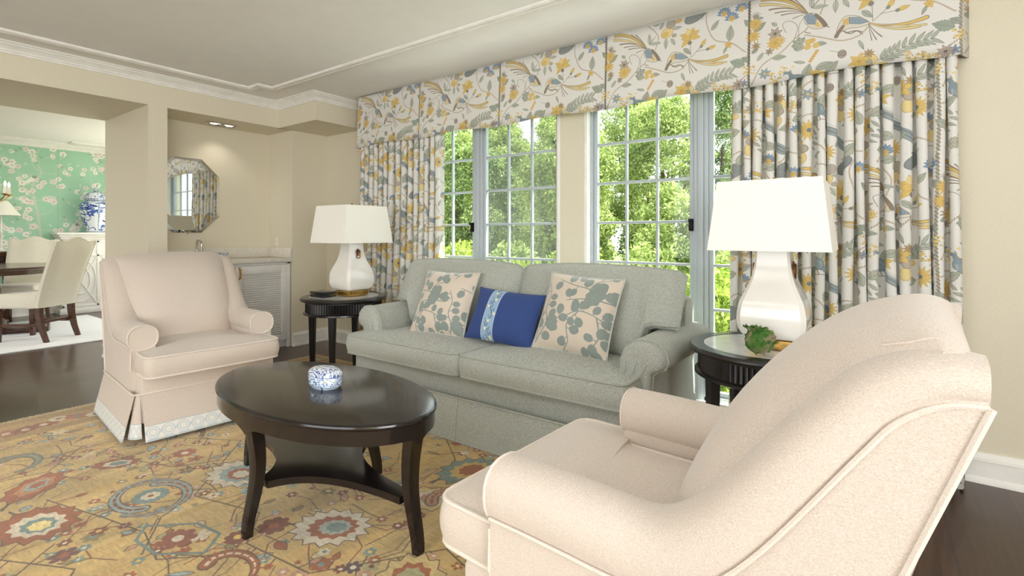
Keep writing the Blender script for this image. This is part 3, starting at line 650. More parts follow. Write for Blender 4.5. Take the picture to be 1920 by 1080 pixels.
M['bark'] = plain('tree bark', (92, 78, 62), .95, 0, .15, 12., .5, stretch=(4, 4, 1))
def glass(name, tint, refl=.06):
    """Window glass that lets daylight through: mostly clear with a fresnel reflection."""
    m = bpy.data.materials.new(name); m.use_nodes = True; nt = m.node_tree; nt.nodes.clear(); o = nt.nodes.new('ShaderNodeOutputMaterial')
    t = nt.nodes.new('ShaderNodeBsdfTransparent'); t.inputs[0].default_value = tint; g = nt.nodes.new('ShaderNodeBsdfGlossy'); g.inputs['Roughness'].default_value = .0
    f = nt.nodes.new('ShaderNodeFresnel'); f.inputs[0].default_value = 1.45; x = nt.nodes.new('ShaderNodeMixShader'); gi = nt.nodes.new('ShaderNodeNewGeometry')
    nt.links.new(math_n(nt, 'MULTIPLY', f.outputs[0], math_n(nt, 'SUBTRACT', 1., gi.outputs['Backfacing'])), x.inputs[0]); nt.links.new(t.outputs[0], x.inputs[1]); nt.links.new(g.outputs[0], x.inputs[2]); nt.links.new(x.outputs[0], o.inputs[0]); return m
M['glass'] = glass('window glass', (.96, .98, .97, 1))
def screen_mat():
    m = bpy.data.materials.new('insect screen mesh'); m.use_nodes = True; nt = m.node_tree; nt.nodes.clear(); o = nt.nodes.new('ShaderNodeOutputMaterial')
    t = nt.nodes.new('ShaderNodeBsdfTransparent'); d = nt.nodes.new('ShaderNodeBsdfDiffuse'); d.inputs[0].default_value = (.42, .44, .44, 1); x = nt.nodes.new('ShaderNodeMixShader'); x.inputs[0].default_value = .34
    nt.links.new(t.outputs[0], x.inputs[1]); nt.links.new(d.outputs[0], x.inputs[2]); nt.links.new(x.outputs[0], o.inputs[0]); return m
M['screen'] = screen_mat()
def leafmat(name, a, b_, c, scale=1.1):
    m = bpy.data.materials.new(name); m.use_nodes = True; nt = m.node_tree; nt.nodes.clear(); o = nt.nodes.new('ShaderNodeOutputMaterial')
    gi = nt.nodes.new('ShaderNodeNewGeometry'); f = noise(nt, coords(nt, 'Object'), scale, 3.)
    col = ramp(nt, math_n(nt, 'ADD', math_n(nt, 'MULTIPLY', f, .6), math_n(nt, 'MULTIPLY', gi.outputs['Random Per Island'], .4)), [(.28, a), (.5, b_), (.72, c)])
    d = nt.nodes.new('ShaderNodeBsdfDiffuse'); t = nt.nodes.new('ShaderNodeBsdfTranslucent'); x = nt.nodes.new('ShaderNodeMixShader'); x.inputs[0].default_value = .35
    for q in (d, t): nt.links.new(col, q.inputs[0])
    nt.links.new(d.outputs[0], x.inputs[1]); nt.links.new(t.outputs[0], x.inputs[2]); nt.links.new(x.outputs[0], o.inputs[0]); return m
M['leafA'] = leafmat('light green leaves', (112, 132, 74), (158, 176, 104), (206, 216, 146))  # lighter green foliage colour, varied at random
M['leafB'] = leafmat('deep green leaves', (82, 104, 62), (126, 148, 88), (174, 190, 122))
M['leafC'] = leafmat('yellow green hedge leaves', (112, 138, 62), (160, 182, 86), (204, 216, 122))
M['artichoke'] = leafmat('artichoke bracts', (52, 104, 48), (104, 146, 74), (190, 160, 138), 14.)
# ---------------------------------------------------------------- the room shell
CE, XL, YW, YC = 2.57, -5.03, 3.30, 3.43           # ceiling, left wall, window wall, its recessed corner
SO = 2.31                                           # underside of headers and soffit
JY, PY, NY = 1.693, 1.838, 3.01                     # opening jamb, pillar edge, niche end
NX, DX = -5.50, -6.10                               # niche back, far face of the thick wall
fl = MB(); fl.box(-10.4, 3.4, -4.2, 3.7, -.1, 0); struct(fl.build('floor', M['floor']), 'dark stained wooden floor boards')
cl = MB(); cl.box(DX, 3.4, -4.2, 3.7, CE, CE + .1); struct(cl.build('ceiling', M['ceil']), 'white painted ceiling')
w = MB()
w.box(DX, XL, -4.2, YC + .2, SO, CE)                # header over opening and niche
w.box(DX, XL, JY, PY, 0, SO)                        # pillar
w.box(DX, NX, PY, NY, 0, SO); w.box(DX, XL, NY, YC + .2, 0, SO); w.box(DX, XL, -4.2, -2.4, 0, SO)
struct(w.build('wall_left', M['wall'], sharp=20), 'cream left wall with wide opening and bar niche')
w = MB(); w.box(XL - .02, -4.37, 2.86, YC + .1, SO, CE); struct(w.build('wall_soffit', M['wall'], sharp=20), 'cream boxed soffit at the window corner')
WA, WB, WZ0, WZ1, WD = (-3.62, -1.905), (-1.703, -.01), .10, 2.32, YW + .20
w = MB(); w.box(XL, -4.0, YC, YC + .2, 0, CE); w.box(-4.0, WA[0], YW, WD, 0, CE); w.box(WA[1], WB[0], YW, WD, 0, CE); w.box(WB[1], 3.4, YW, WD, 0, CE)
for a, b in (WA, WB): w.box(a, b, YW, WD, 0, WZ0); w.box(a, b, YW, WD, WZ1, CE)
struct(w.build('wall_window', M['wall'], sharp=20), 'cream wall with two wide windows')
w = MB(); w.box(3.2, 3.4, -4.2, YW, 0, .45); w.box(3.2, 3.4, -4.2, YW, 2.42, CE); w.box(3.2, 3.4, -.35, YW, .45, 2.42); w.box(3.2, 3.4, -4.2, -3.85, .45, 2.42)
struct(w.build('wall_right', M['wall'], sharp=20), 'cream right wall')
w = MB(); w.box(XL, 3.4, -4.2, -4.0, 0, .5); w.box(XL, 3.4, -4.2, -4., 2.48, CE); w.box(XL, -3.45, -4.2, -4., .5, 2.48); w.box(.25, 3.4, -4.2, -4., .5, 2.48)
struct(w.build('wall_back', M['wall'], sharp=20), 'cream back wall')
# dining room beyond the opening
WP = paint_wallpaper(3.6, 2.4)
M['paper'] = printed('green chinoiserie wallpaper', WP, (1 / 3.6, 1 / 2.4, 1), rough=.7, sheen=0, weave=90., bmp=.05)
w = MB(); w.grid([[(-10.1, y, 0), (-10.1, y, CE)] for y in (-3.2, 3.5)], uv=[[(0, 0), (0, CE)], [(6.7, 0), (6.7, CE)]], flip=True); w.box(-10.4, -10.101, -3.2, 3.5, 0, CE)
struct(w.build('wall_dining', M['paper'], uv=True, sharp=20), 'green wallpaper with white blossom branches')
w = MB(); w.box(-10.4, DX, -3.2, -3., 0, CE); w.box(-10.4, -9.5, 3.2, 3.7, 0, CE); w.box(-6.9, DX, 3.2, 3.7, 0, CE); w.box(-9.5, -6.9, 3.2, 3.7, 0, .5); w.box(-9.5, -6.9, 3.2, 3.7, 2.45, CE)
struct(w.build('wall_dining_side', M['wall'], sharp=20), 'cream side walls of the dining room')
c2 = MB(); c2.box(-10.4, DX, -3.2, 3.7, CE, CE + .1); struct(c2.build('ceiling_dining', M['ceil']), 'white dining room ceiling')

def molding(name, path, prof, mat, label, closed=False):
    """Sweeps a profile (distance from the wall, height) along a plan path with mitred corners; the room lies to the path's left."""
    P = [Vector(p) for p in path]; n = len(P); R = []
    for i, p in enumerate(P):
        d0 = (p - P[i - 1]).normalized() if (i > 0 or closed) else None; d1 = (P[(i + 1) % n] - p).normalized() if (i < n - 1 or closed) else None
        n0 = Vector((-d0.y, d0.x)) if d0 else None; n1 = Vector((-d1.y, d1.x)) if d1 else None
        m = n0 if n1 is None else (n1 if n0 is None else (n0 + n1) / (1 + n0.dot(n1)))
        R.append([(p.x + m.x * a, p.y + m.y * a, z) for a, z in prof])
    b = MB(); (b.grid(R, closed_u=True, closed_v=True) if closed else b.loft(R)); return struct(b.build(name, mat, sharp=25), label)
crown = [(.0, CE - .075), (.012, CE - .075), (.014, CE - .064), (.022, CE - .058), (.024, CE - .05), (.04, CE - .034), (.062, CE - .022), (.066, CE - .014), (.08, CE - .012), (.08, CE), (.0, CE)]
molding('trim_1', [(-4.37, YW + .1), (-4.37, 2.86), (XL, 2.86), (XL, -4.)], crown, M['trim'], 'white crown moulding along the left wall')
molding('trim_2', [(-10.1, -3.), (-10.1, 3.2)], [(-a, z) for a, z in crown], M['trim'], 'white crown moulding over the green wallpaper')
band = [(-.03, CE + .01), (-.03, CE - .012), (-.02, CE - .02), (-.008, CE - .012), (.008, CE - .012), (.02, CE - .02), (.03, CE - .012), (.03, CE + .01)]
molding('trim_3', [(-4.72, -3.6), (-4.72, 2.40), (-4.545, 2.40), (-4.545, 2.53), (2.8, 2.53)], band, M['trim'], 'thin white ceiling panel moulding with notched corner')
molding('trim_4', [(-9.85, -2.6), (-9.85, 2.30), (-9.62, 2.30), (-9.62, 2.75), (-6.4, 2.75)], band, M['trim'], 'white dining ceiling panel moulding')
base = [(.0, 0), (.028, 0), (.028, .012), (.022, .026), (.016, .03), (.016, .105), (.022, .108), (.02, .122), (.012, .13), (.008, .142), (.0, .145)]
molding('baseboard_window', [(3.2, YW), (-4.0, YW)], base, M['trim'], 'white baseboard along the window wall')
molding('baseboard_corner', [(-4.0, YC), (XL, YC), (XL, NY)], base, M['trim'], 'white baseboard in the window corner')
molding('baseboard_pillar', [(XL, PY), (XL, JY), (DX, JY)], base, M['trim'], 'white baseboard around the pillar')
molding('baseboard_dining', [(-10.1, 3.2), (-10.1, -3.)], base, M['trim'], 'white baseboard under the green wallpaper')

e_ = MB(); e_.box(-11, 4, WD, 3.82, CE + .05, CE + .15); struct(e_.build('sun_blocking_eave', M['trim'], sharp=20), 'unseen eave added to shade the upper windows')  # unseen overhang added to keep the sun off the upper panes
# windows: two double units of muntined sashes
def window(n, x0, x1, mull, screen):
    root = bpy.data.objects.new('window_%d' % n, None); COL.objects.link(root); struct(root, 'wide window of two divided sashes, %s' % ('left of the pier' if n == 1 else 'right of the pier'))
    f = MB(); yf0, yf1 = YW + .05, YW + .13
    for a, b in ((x0, x0 + .045), (x1 - .045, x1)): f.rbox(a, b, yf0, yf1, WZ0, WZ1, .006)
    for k, (a, b) in enumerate(((mull - .045, mull - .018), (mull - .018, mull + .018), (mull + .018, mull + .045))): f.rbox(a, b, yf0 - (.012 if k == 1 else 0), yf1, WZ0, WZ1, .005)
    f.rbox(x0, x1, yf0, yf1, WZ0, WZ0 + .06, .006); f.rbox(x0, x1, yf0, yf1, WZ1 - .06, WZ1, .006)
    f.build('window_frame', M['frame'], root)
    t = MB()
    for a, b in ((x0 - .0, x0 + .028), (x1 - .028, x1)): t.rbox(a, b, YW - .004, yf0 + .01, WZ0, WZ1, .004)
    t.rbox(x0 + .03, x1 - .03, YW - .02, yf0 + .01, WZ0 - .02, WZ0 + .012, .004); t.build('window_trim', M['trim'], root)
    for a, b in ((x0 + .045, mull - .045), (mull + .045, x1 - .045)):
        s = MB(); y0, y1 = YW + .066, YW + .104
        for p, q in ((a, a + .03), (b - .03, b)): s.rbox(p, q, y0, y1, WZ0 + .06, WZ1 - .06, .004)
        for p, q in ((WZ0 + .06, WZ0 + .09), (WZ1 - .09, WZ1 - .06)): s.rbox(a, b, y0, y1, p, q, .004)
        iw = (b - a - .06) / 3
        for k in (1, 2): s.rbox(a + .03 + iw * k - .009, a + .03 + iw * k + .009, y0 + .006, y1 - .006, WZ0 + .08, WZ1 - .08, .004)
        for k in range(-2, 5):
            z = .998 + .285 * k
            if WZ0 + .12 < z < WZ1 - .1: s.rbox(a + .02, b - .02, y0 + .005, y1 - .005, z - .009, z + .009, .004)
        sash = s.build('sash', M['frame'], root)
        g = MB(); g.box(a + .02, b - .02, YW + .083, YW + .087, WZ0 + .07, WZ1 - .07); g.build('glass', M['glass'], sash)
        if screen and a > mull:
            q = MB(); q.add([(a, YW + .122, WZ0 + .06), (b, YW + .122, WZ0 + .06), (b, YW + .122, WZ1 - .06), (a, YW + .122, WZ1 - .06)], [(0, 1, 2, 3)]); q.build('insect_screen', M['screen'], root)
    h = MB(); h.rbox(mull - .075, mull - .05, YW + .035, YW + .07, 1.22, 1.30, .004); h.rbox(mull - .07, mull - .055, YW + .01, YW + .045, 1.28, 1.30, .004); h.build('latch', M['iron'], root)
window(1, WA[0], WA[1], -2.747, True); window(2, WB[0], WB[1], -.888, False)

# ---------------------------------------------------------------- outdoors
gr = MB(); gr.box(-40, 30, 5.2, 60, -1.3, -1.2); struct(gr.build('ground', M['grass']), 'green lawn beyond the windows')
M['bounce_pale'] = plain('pale light-bouncing surface', (244, 241, 234), .8, 0, .03, 6.)
gr = MB(); gr.box(-40, 30, 3.7, 5.2, -1.3, -.45); struct(gr.build('bounce_slab', M['bounce_pale']), 'unseen pale slab added to bounce light through the windows')  # hidden pale slab, added to reflect light up onto the ceiling
def crown_mesh(seed, n, rx, rz, leaf=.11):
    """Leaves in many clumps over an uneven crown, each leaf a small folded blade."""
    rg = np.random.default_rng(seed); nc = 150
    th = rg.uniform(0, 2 * PI, nc); ph = np.arccos(rg.uniform(-.9, 1, nc)); rr = rg.uniform(.55, 1., nc)
    zc = rg.uniform(-1, 1, nc); tp = np.where(zc > .3, np.sqrt(np.maximum(0, 1 - ((zc - .3) / .75) ** 2)), 1.); cc = np.c_[rx * np.sqrt(rr) * tp * np.cos(th), rx * np.sqrt(rr) * tp * np.sin(th), rz * zc]
    k = rg.integers(0, nc, n); d = rg.normal(0, 1, (n, 3)); d /= np.linalg.norm(d, axis=1)[:, None]; p = cc[k] + d * (rg.uniform(.2, 1, n) ** .5 * min(.30 * rx, .36))[:, None] * np.array([1, 1, .75])
    u = rg.normal(0, 1, (n, 3)); u[:, 2] -= .5; u /= np.linalg.norm(u, axis=1)[:, None]; v = np.cross(u, rg.normal(0, 1, (n, 3))); v /= np.linalg.norm(v, axis=1)[:, None]; w_ = np.cross(u, v)
    L = leaf * rg.uniform(.6, 1.3, n)[:, None]; V = np.stack([p, p + u * L * .5 + v * L * .28 + w_ * L * .07, p + u * L, p + u * L * .5 - v * L * .28 + w_ * L * .07], 1).reshape(-1, 3)
    me = bpy.data.meshes.new('crown'); me.vertices.add(4 * n); me.vertices.foreach_set('co', V.astype(np.float32).ravel())
    me.loops.add(4 * n); me.loops.foreach_set('vertex_index', np.arange(4 * n, dtype=np.int32)); me.polygons.add(n); me.polygons.foreach_set('loop_start', np.arange(0, 4 * n, 4, dtype=np.int32)); me.polygons.foreach_set('loop_total', np.full(n, 4, np.int32))
    me.update(calc_edges=True); return me
CROWNS = {}
def tree(x, y, z, mat, seed, n, rx, rz, label, hgt, name='broadleaf_tree', cat='tree', group='trees outside the windows', leaf=.11):
    r = thing(name, label, cat, (x, y, -1.2), random.Random(seed + int(x * 10)).uniform(0, 6), group)
    key = (seed, mat)
    if key not in CROWNS:
        CROWNS[key] = crown_mesh(seed, n, rx, rz, leaf); CROWNS[key].materials.append(M[mat])
    c = bpy.data.objects.new('crown', CROWNS[key]); COL.objects.link(c); c.parent = r; c.location = (0, 0, z + 1.2)
    t = MB(); t.tube([(0, 0, 0), (.05, .02, hgt * .4), (-.04, .03, hgt * .7), (.02, 0, hgt)], .16 if rz > 1 else .05, 8, r1=.04)
    for a in range(5):
        q = a * 1.3; t.tube([(0, 0, hgt * .5), (math.cos(q) * rx * .35, math.sin(q) * rx * .35, hgt * .75), (math.cos(q) * rx * .7, math.sin(q) * rx * .7, hgt * 1.05)], .05, 6, r1=.012)
    t.build('trunk', M['bark'], r); return r
ORD = ('first', 'second', 'third', 'fourth', 'fifth', 'sixth', 'seventh', 'eighth', 'ninth', 'tenth', 'eleventh', 'twelfth', 'thirteenth', 'fourteenth')
for row, (yy, x0_, zz, mats, word) in enumerate(((9.05, -9.9, 1.1, ('leafB', 'leafB', 'leafA', 'leafA', 'leafA'), 'front row of trees'), (11.65, -11.2, 2.2, ('leafB', 'leafA', 'leafB', 'leafA', 'leafA'), 'middle row of trees'), (14.25, -12.9, 3.2, ('leafA', 'leafB', 'leafA', 'leafA', 'leafB'), 'back row of trees'))):
    for i in range(5):
        x_ = x0_ + 2.42 * i; z_ = zz + (.35, 0, .25, -.45, .1)[(i + row) % 5]
        if (row, i) in ((0, 3), (1, 4)): z_ -= .75                    # the gap where the sky shows
        tree(x_, yy, z_, mats[i], 1 + (i + row) % 3, 34000, .92, 2.1, '%s tree, %s from the left in the %s outside' % ('deep green' if mats[i] == 'leafB' else 'light green', ORD[i], word), z_ + 1.6, leaf=.075)
for row, (yy, x0_) in enumerate(((5.65, -7.4), (7.05, -8.6))):
    for i in range(7):
        m = 'leafC' if (i + row) % 2 else 'leafA'
        tree(x0_ + 1.2 * i, yy, -.15 + .2 * row, m, 7, 8000, .45, .95, '%s shrub, %s from the left in the %s hedge row outside' % ('yellow green' if m == 'leafC' else 'mid green', ORD[i], ('nearer', 'farther')[row]), 1.0, 'hedge_shrub', 'shrub', 'hedge shrubs outside', .075)
# ---------------------------------------------------------------- rug
RX0, RY0, RW, RH = -4.45, -.62, 4.42, 3.55
RU = paint_rug(RX0, RY0, RW, RH)
M['rug'] = printed('gold hand-knotted carpet', RU, (1 / RW, 1 / RH, 1), rough=.95, sheen=.3, weave=420., bmp=.5)
b = MB(); nx, ny = 60, 48
top = [[(RX0 + RW * i / nx, RY0 + RH * j / ny, .011) for j in range(ny + 1)] for i in range(nx + 1)]
b.grid(top, uv=[[(RW * i / nx, RH * j / ny) for j in range(ny + 1)] for i in range(nx + 1)])
e = [(RX0, RY0), (RX0 + RW, RY0), (RX0 + RW, RY0 + RH), (RX0, RY0 + RH)]
for (ax, ay), (bx, by) in zip(e, e[1:] + e[:1]): b.add([(ax, ay, .001), (bx, by, .001), (bx, by, .011), (ax, ay, .011)], [(0, 1, 2, 3)], [(ax - RX0, ay - RY0), (bx - RX0, by - RY0)] * 2)
ru = b.build('area_rug', M['rug'], uv=True, sharp=30); tag(ru, 'gold hand-knotted oriental rug with rust and teal floral motifs', 'rug')
fr = MB(); rg = random.Random(6)
for k in range(330):
    y = RY0 + RH * (k + .5) / 330; fr.tube([(RX0 + .002, y, .006), (RX0 - .018, y + rg.uniform(-.003, .003), .005), (RX0 - .036, y + rg.uniform(-.006, .006), .003)], .0026, 4)
fb = fr.build('fringe', M['linen'], ru); fb['kind'] = 'stuff'
b = MB(); b.rbox(-9.40, -7.05, -1.6, 2.40, .0, .012, .004); tag(b.build('dining_rug', M['whiterug']), 'plain white rug under the dining table', 'rug')

# ---------------------------------------------------------------- sofa
sofa = thing('sofa', 'grey green two-cushion rolled-arm sofa under the windows', 'sofa', (-1.93, 2.65, 0))
pipe = MB()
b = MB(); b.rbox(-1.0, 1.0, -.43, .42, .16, .385, .02); b.build('base_frame', M['sofa'], sofa)
for s in (-1, 1):
    o = [(0, .14), (0, -.49), (s * 1.02, -.49), (s * 1.02, -.29), (s * .91, -.27), (s * .90, .14)]
    b = MB(); p = MB(); cushion(b, rounded_poly([(x + s * .004, y) for x, y in o], [.03, .06, .05, .03, .03, .03]), .385, .505, .028, .014, (s * .5, -.16), .004, p, .0065)
    c = b.build('seat_cushion', M['sofa'], sofa); p.build('welt', M['sofapipe'], c)
def back_cushion(s):
    """A plump loose back cushion leaning back, its outer end lying over the arm."""
    R = []; NU, NV = 26, 22; x0, x1 = .006, 1.10
    def P(u, v, side):
        x = s * (x0 + (x1 - x0) * u); U, V = 2 * u - 1, 2 * v - 1
        lo = .50 + (.19 if u > .80 else 0) * min(1, max(0, (u - .80) / .05)); z = lo + (.985 + .028 * (1 - U * U) - lo) * v - (.02 if u > .97 or u < .02 else 0) * v
        t = max(0, (1 - abs(U) ** 5)) ** .55 * max(0, (1 - abs(V) ** 4)) ** .5
        y = .055 + .155 * v + side * (.008 + .105 * t) + .012 * math.sin(7 * u + 2 * v) * t * (side < 0)
        return (x, y, z)
    b = MB()
    for side in (-1, 1): b.grid([[P(i / NU, j / NV, side) for j in range(NV + 1)] for i in range(NU + 1)])
    edge = [P(i / NU, 0, 0) for i in range(NU + 1)] + [P(1, j / NV, 0) for j in range(1, NV + 1)] + [P(i / NU, 1, 0) for i in range(NU - 1, -1, -1)] + [P(0, j / NV, 0) for j in range(NV - 1, 0, -1)]
    ring = lambda d: [P(i / NU, 0, d) for i in range(NU + 1)] + [P(1, j / NV, d) for j in range(1, NV + 1)] + [P(i / NU, 1, d) for i in range(NU - 1, -1, -1)] + [P(0, j / NV, d) for j in range(NV - 1, 0, -1)]
    b.grid([ring(-1), ring(1)], closed_v=True)
    c = b.build('back_cushion', M['sofa'], sofa); p = MB(); p.tube(ring(-1), .006, 6, True); p.build('welt', M['sofapipe'], c)
back_cushion(-1); back_cushion(1)
def arm_profile(k):
    """English roll arm section at station k in 0..1 (front to back): (outward, z)."""
    sw = .035 * k
    return [(.0, .36), (.0, .50), (.006, .575), (.03, .635), (.075, .672), (.125, .680), (.185 + sw, .668), (.228 + sw, .630), (.238 + sw, .585), (.222 + sw, .548), (.19 + sw * .5, .535), (.172, .515), (.166, .45), (.172, .30), (.178, .16), (.04, .16), (.0, .25)]
for s in (-1, 1):
    b = MB(); R = []
    for k in range(15):
        t = k / 14.; y = -.30 + .74 * t; f = 1.
        if k < 4: f = (.55, .82, .94, 1.)[k]; y = (-.315, -.308, -.29, -.262)[k]
        cx, cz = .095, .55; R.append([(s * (.905 + (cx + (a - cx) * (f if z > .45 else min(1, f + .12)))), y, cz + (z - cz) * f if z > .45 else z) for a, z in arm_profile(t)])
    b.loft(R); a = b.build('arm', M['sofa'], sofa, sharp=60)
    p = MB(); q = [(x, -.262 - .006, z) for x, _, z in R[3]]; p.tube([(x, y, z) for x, y, z in q[1:14]], .006, 6)
    for j in range(3): p.tube([(s * (.92 + .03 * j), -.309, .46 + .0 * j), (s * (.95 + .045 * j), -.319, .53), (s * (.955 + .06 * j), -.308, .60)], .0035, 5)
    p.build('welt', M['sofapipe'], a)
# frame of the back
b = MB(); R = []
for k in range(25):
    U = 2 * k / 24. - 1; x = U * 1.07; h = .86 + .075 * (1 - abs(U) ** 3) - .04 * (abs(U) > .98)
    R.append([(x, .24, .3), (x, .27, h - .05), (x, .30, h - .012), (x, .36, h), (x, .42, h - .012), (x, .45, h - .06), (x, .445, .3), (x, .44, .16), (x, .26, .16)])
b.loft(R); b.build('back_frame', M['sofa'], sofa, sharp=60)
def skirt_panel(x0, y0, x1, y1, z0, z1, flare, name, mat, parent, thick=.008, uvh=None, sag=.0, n=14, m=6):
    """A flaring skirt panel between two plan points; the outside is to the right of the direction of travel."""
    d = Vector((x1 - x0, y1 - y0)); L = d.length; nrm = Vector((d.y, -d.x)).normalized(); b = MB()
    def g(off): return [[(x0 + d.x * i / n + nrm.x * (flare * (1 - j / m) + off + sag * math.sin(PI * 2.5 * i / n) * (1 - j / m)), y0 + d.y * i / n + nrm.y * (flare * (1 - j / m) + off + sag * math.sin(PI * 2.5 * i / n) * (1 - j / m)), z0 + (z1 - z0) * j / m) for j in range(m + 1)] for i in range(n + 1)]
    uv = [[(L * i / n, (z1 - z0) * j / m) for j in range(m + 1)] for i in range(n + 1)]
    A, B = g(0), g(-thick); b.grid(A, uv=uv); b.grid(B, uv=uv)
    for ra, rb, ua in ((A[0], B[0], uv[0]), (A[-1], B[-1], uv[-1]), ([r[0] for r in A], [r[0] for r in B], [r[0] for r in uv]), ([r[-1] for r in A], [r[-1] for r in B], [r[-1] for r in uv])): b.grid([ra, rb], uv=[ua, ua])
    return b.build(name, mat, parent, uv=True, sharp=40)
for x0, x1 in ((-1.015, -.001), (.001, 1.015)): skirt_panel(x0, -.475, x1, -.475, .014, .255, .03, 'skirt_panel', M['sofa'], sofa)
skirt_panel(1.085, -.47, 1.085, .44, .014, .255, .02, 'skirt_panel', M['sofa'], sofa); skirt_panel(-1.085, .44, -1.085, -.47, .014, .255, .02, 'skirt_panel', M['sofa'], sofa)
b = MB(); b.rbox(-1.06, 1.06, -.46, .43, .10, .20, .02); b.tube([(-1.015, -.478, .256), (1.015, -.478, .256)], .005, 6); b.build('rail', M['sofa'], sofa)

def pillow(name, label, w, h, t, mat, uvs, loc, rx, rz, ry=0., welt=None, grp=None):
    """A knife-edge cushion standing on its lower edge; local x across, z up."""
    r = thing(name, label, 'pillow', loc, 0., grp); r.rotation_euler = (rx, ry, rz)
    N = 26
    def P(i, j, sd):
        U, V = 2 * i / N - 1, 2 * j / N - 1; k = max(0, 1 - abs(U) ** 2.6) ** .62 * max(0, 1 - abs(V) ** 2.6) ** .62
        px = U * (1 - .055 * (1 - V * V)); pz = V * (1 - .055 * (1 - U * U))
        return (px * w / 2, sd * (t / 2 * k), h / 2 + pz * h / 2)
    b = MB()
    for sd in (-1, 1): b.grid([[P(i, j, sd) for j in range(N + 1)] for i in range(N + 1)], uv=[[(uvs[0] + uvs[2] * i / N, uvs[1] + uvs[3] * j / N) for j in range(N + 1)] for i in range(N + 1)])
    b.build('cover', mat, r, uv=True, sharp=0)
    if welt:
        p = MB(); p.tube([P(i, 0, 0) for i in range(N)] + [P(N, j, 0) for j in range(N)] + [P(N - i, N, 0) for i in range(N)] + [P(0, N - j, 0) for j in range(N)], .006, 6, True); p.build('welt', welt, r)
    return r
PI_ = paint_pillow()
M['velvet'] = printed('peach cloth with grey velvet leaves', PI_, (1, 1, 1), rough=.6, sheen=.6, weave=700.)
M['lumbar'] = printed('royal blue linen with embroidered band', paint_lumbar(), (1, 1, 1), rough=.9, sheen=.04, weave=700.)
M['silverwelt'] = plain('silver grey welt', (188, 190, 182), .6)
pillow('throw_pillow', 'peach and grey leaf patterned square pillow left of the blue pillow', .45, .46, .17, M['velvet'], (.35, .2, 1, 1), (-2.375, 2.45, .522), math.radians(-26), math.radians(6), 0, M['silverwelt'], 'leaf patterned square pillows')
pillow('throw_pillow', 'small royal blue oblong pillow with a pale embroidered band', .50, .35, .16, M['lumbar'], (.02, .02, .96, .96), (-1.875, 2.465, .524), math.radians(-27), math.radians(3), math.radians(3))
pillow('throw_pillow', 'peach and grey leaf patterned square pillow right of the blue pillow', .475, .475, .17, M['velvet'], (0, 0, 1, 1), (-1.385, 2.48, .522), math.radians(-25), math.radians(0), math.radians(3), M['silverwelt'], 'leaf patterned square pillows')

# ---------------------------------------------------------------- skirted armchairs (front = local +x)
TR = paint_trim()
def skirt_mat():
    m, nt, b = new_mat('linen skirt with embroidered hem'); tc = nt.nodes.new('ShaderNodeTexCoord'); sp = nt.nodes.new('ShaderNodeSeparateXYZ'); nt.links.new(tc.outputs['UV'], sp.inputs[0])
    mp = nt.nodes.new('ShaderNodeMapping'); mp.inputs['Scale'].default_value = (1 / .16, 1 / .08, 1); mp.inputs['Location'].default_value = (0, -.06, 0); nt.links.new(tc.outputs['UV'], mp.inputs[0])
    t = nt.nodes.new('ShaderNodeTexImage'); t.image = picture('hem interlace', TR); nt.links.new(mp.outputs[0], t.inputs[0])
    f1 = noise(nt, coords(nt, 'Object', (260, 260, 1100)), 1., 2.); f2 = noise(nt, coords(nt, 'Object', (1100, 1100, 260)), 1., 2.); s = math_n(nt, 'ADD', math_n(nt, 'MULTIPLY', f1, .56), math_n(nt, 'MULTIPLY', f2, .44))
    cl = ramp(nt, s, [(.36, (190, 174, 158)), (.5, (207, 193, 179)), (.64, (219, 208, 197))]); k = math_n(nt, 'LESS_THAN', sp.outputs[1], .084)
    nt.links.new(mixc(nt, k, cl, t.outputs[0]), b.inputs['Base Color']); b.inputs['Roughness'].default_value = .9; b.inputs['Sheen Weight'].default_value = .25; bump(nt, b, s, .3, .0015); return m
M['skirt'] = skirt_mat()
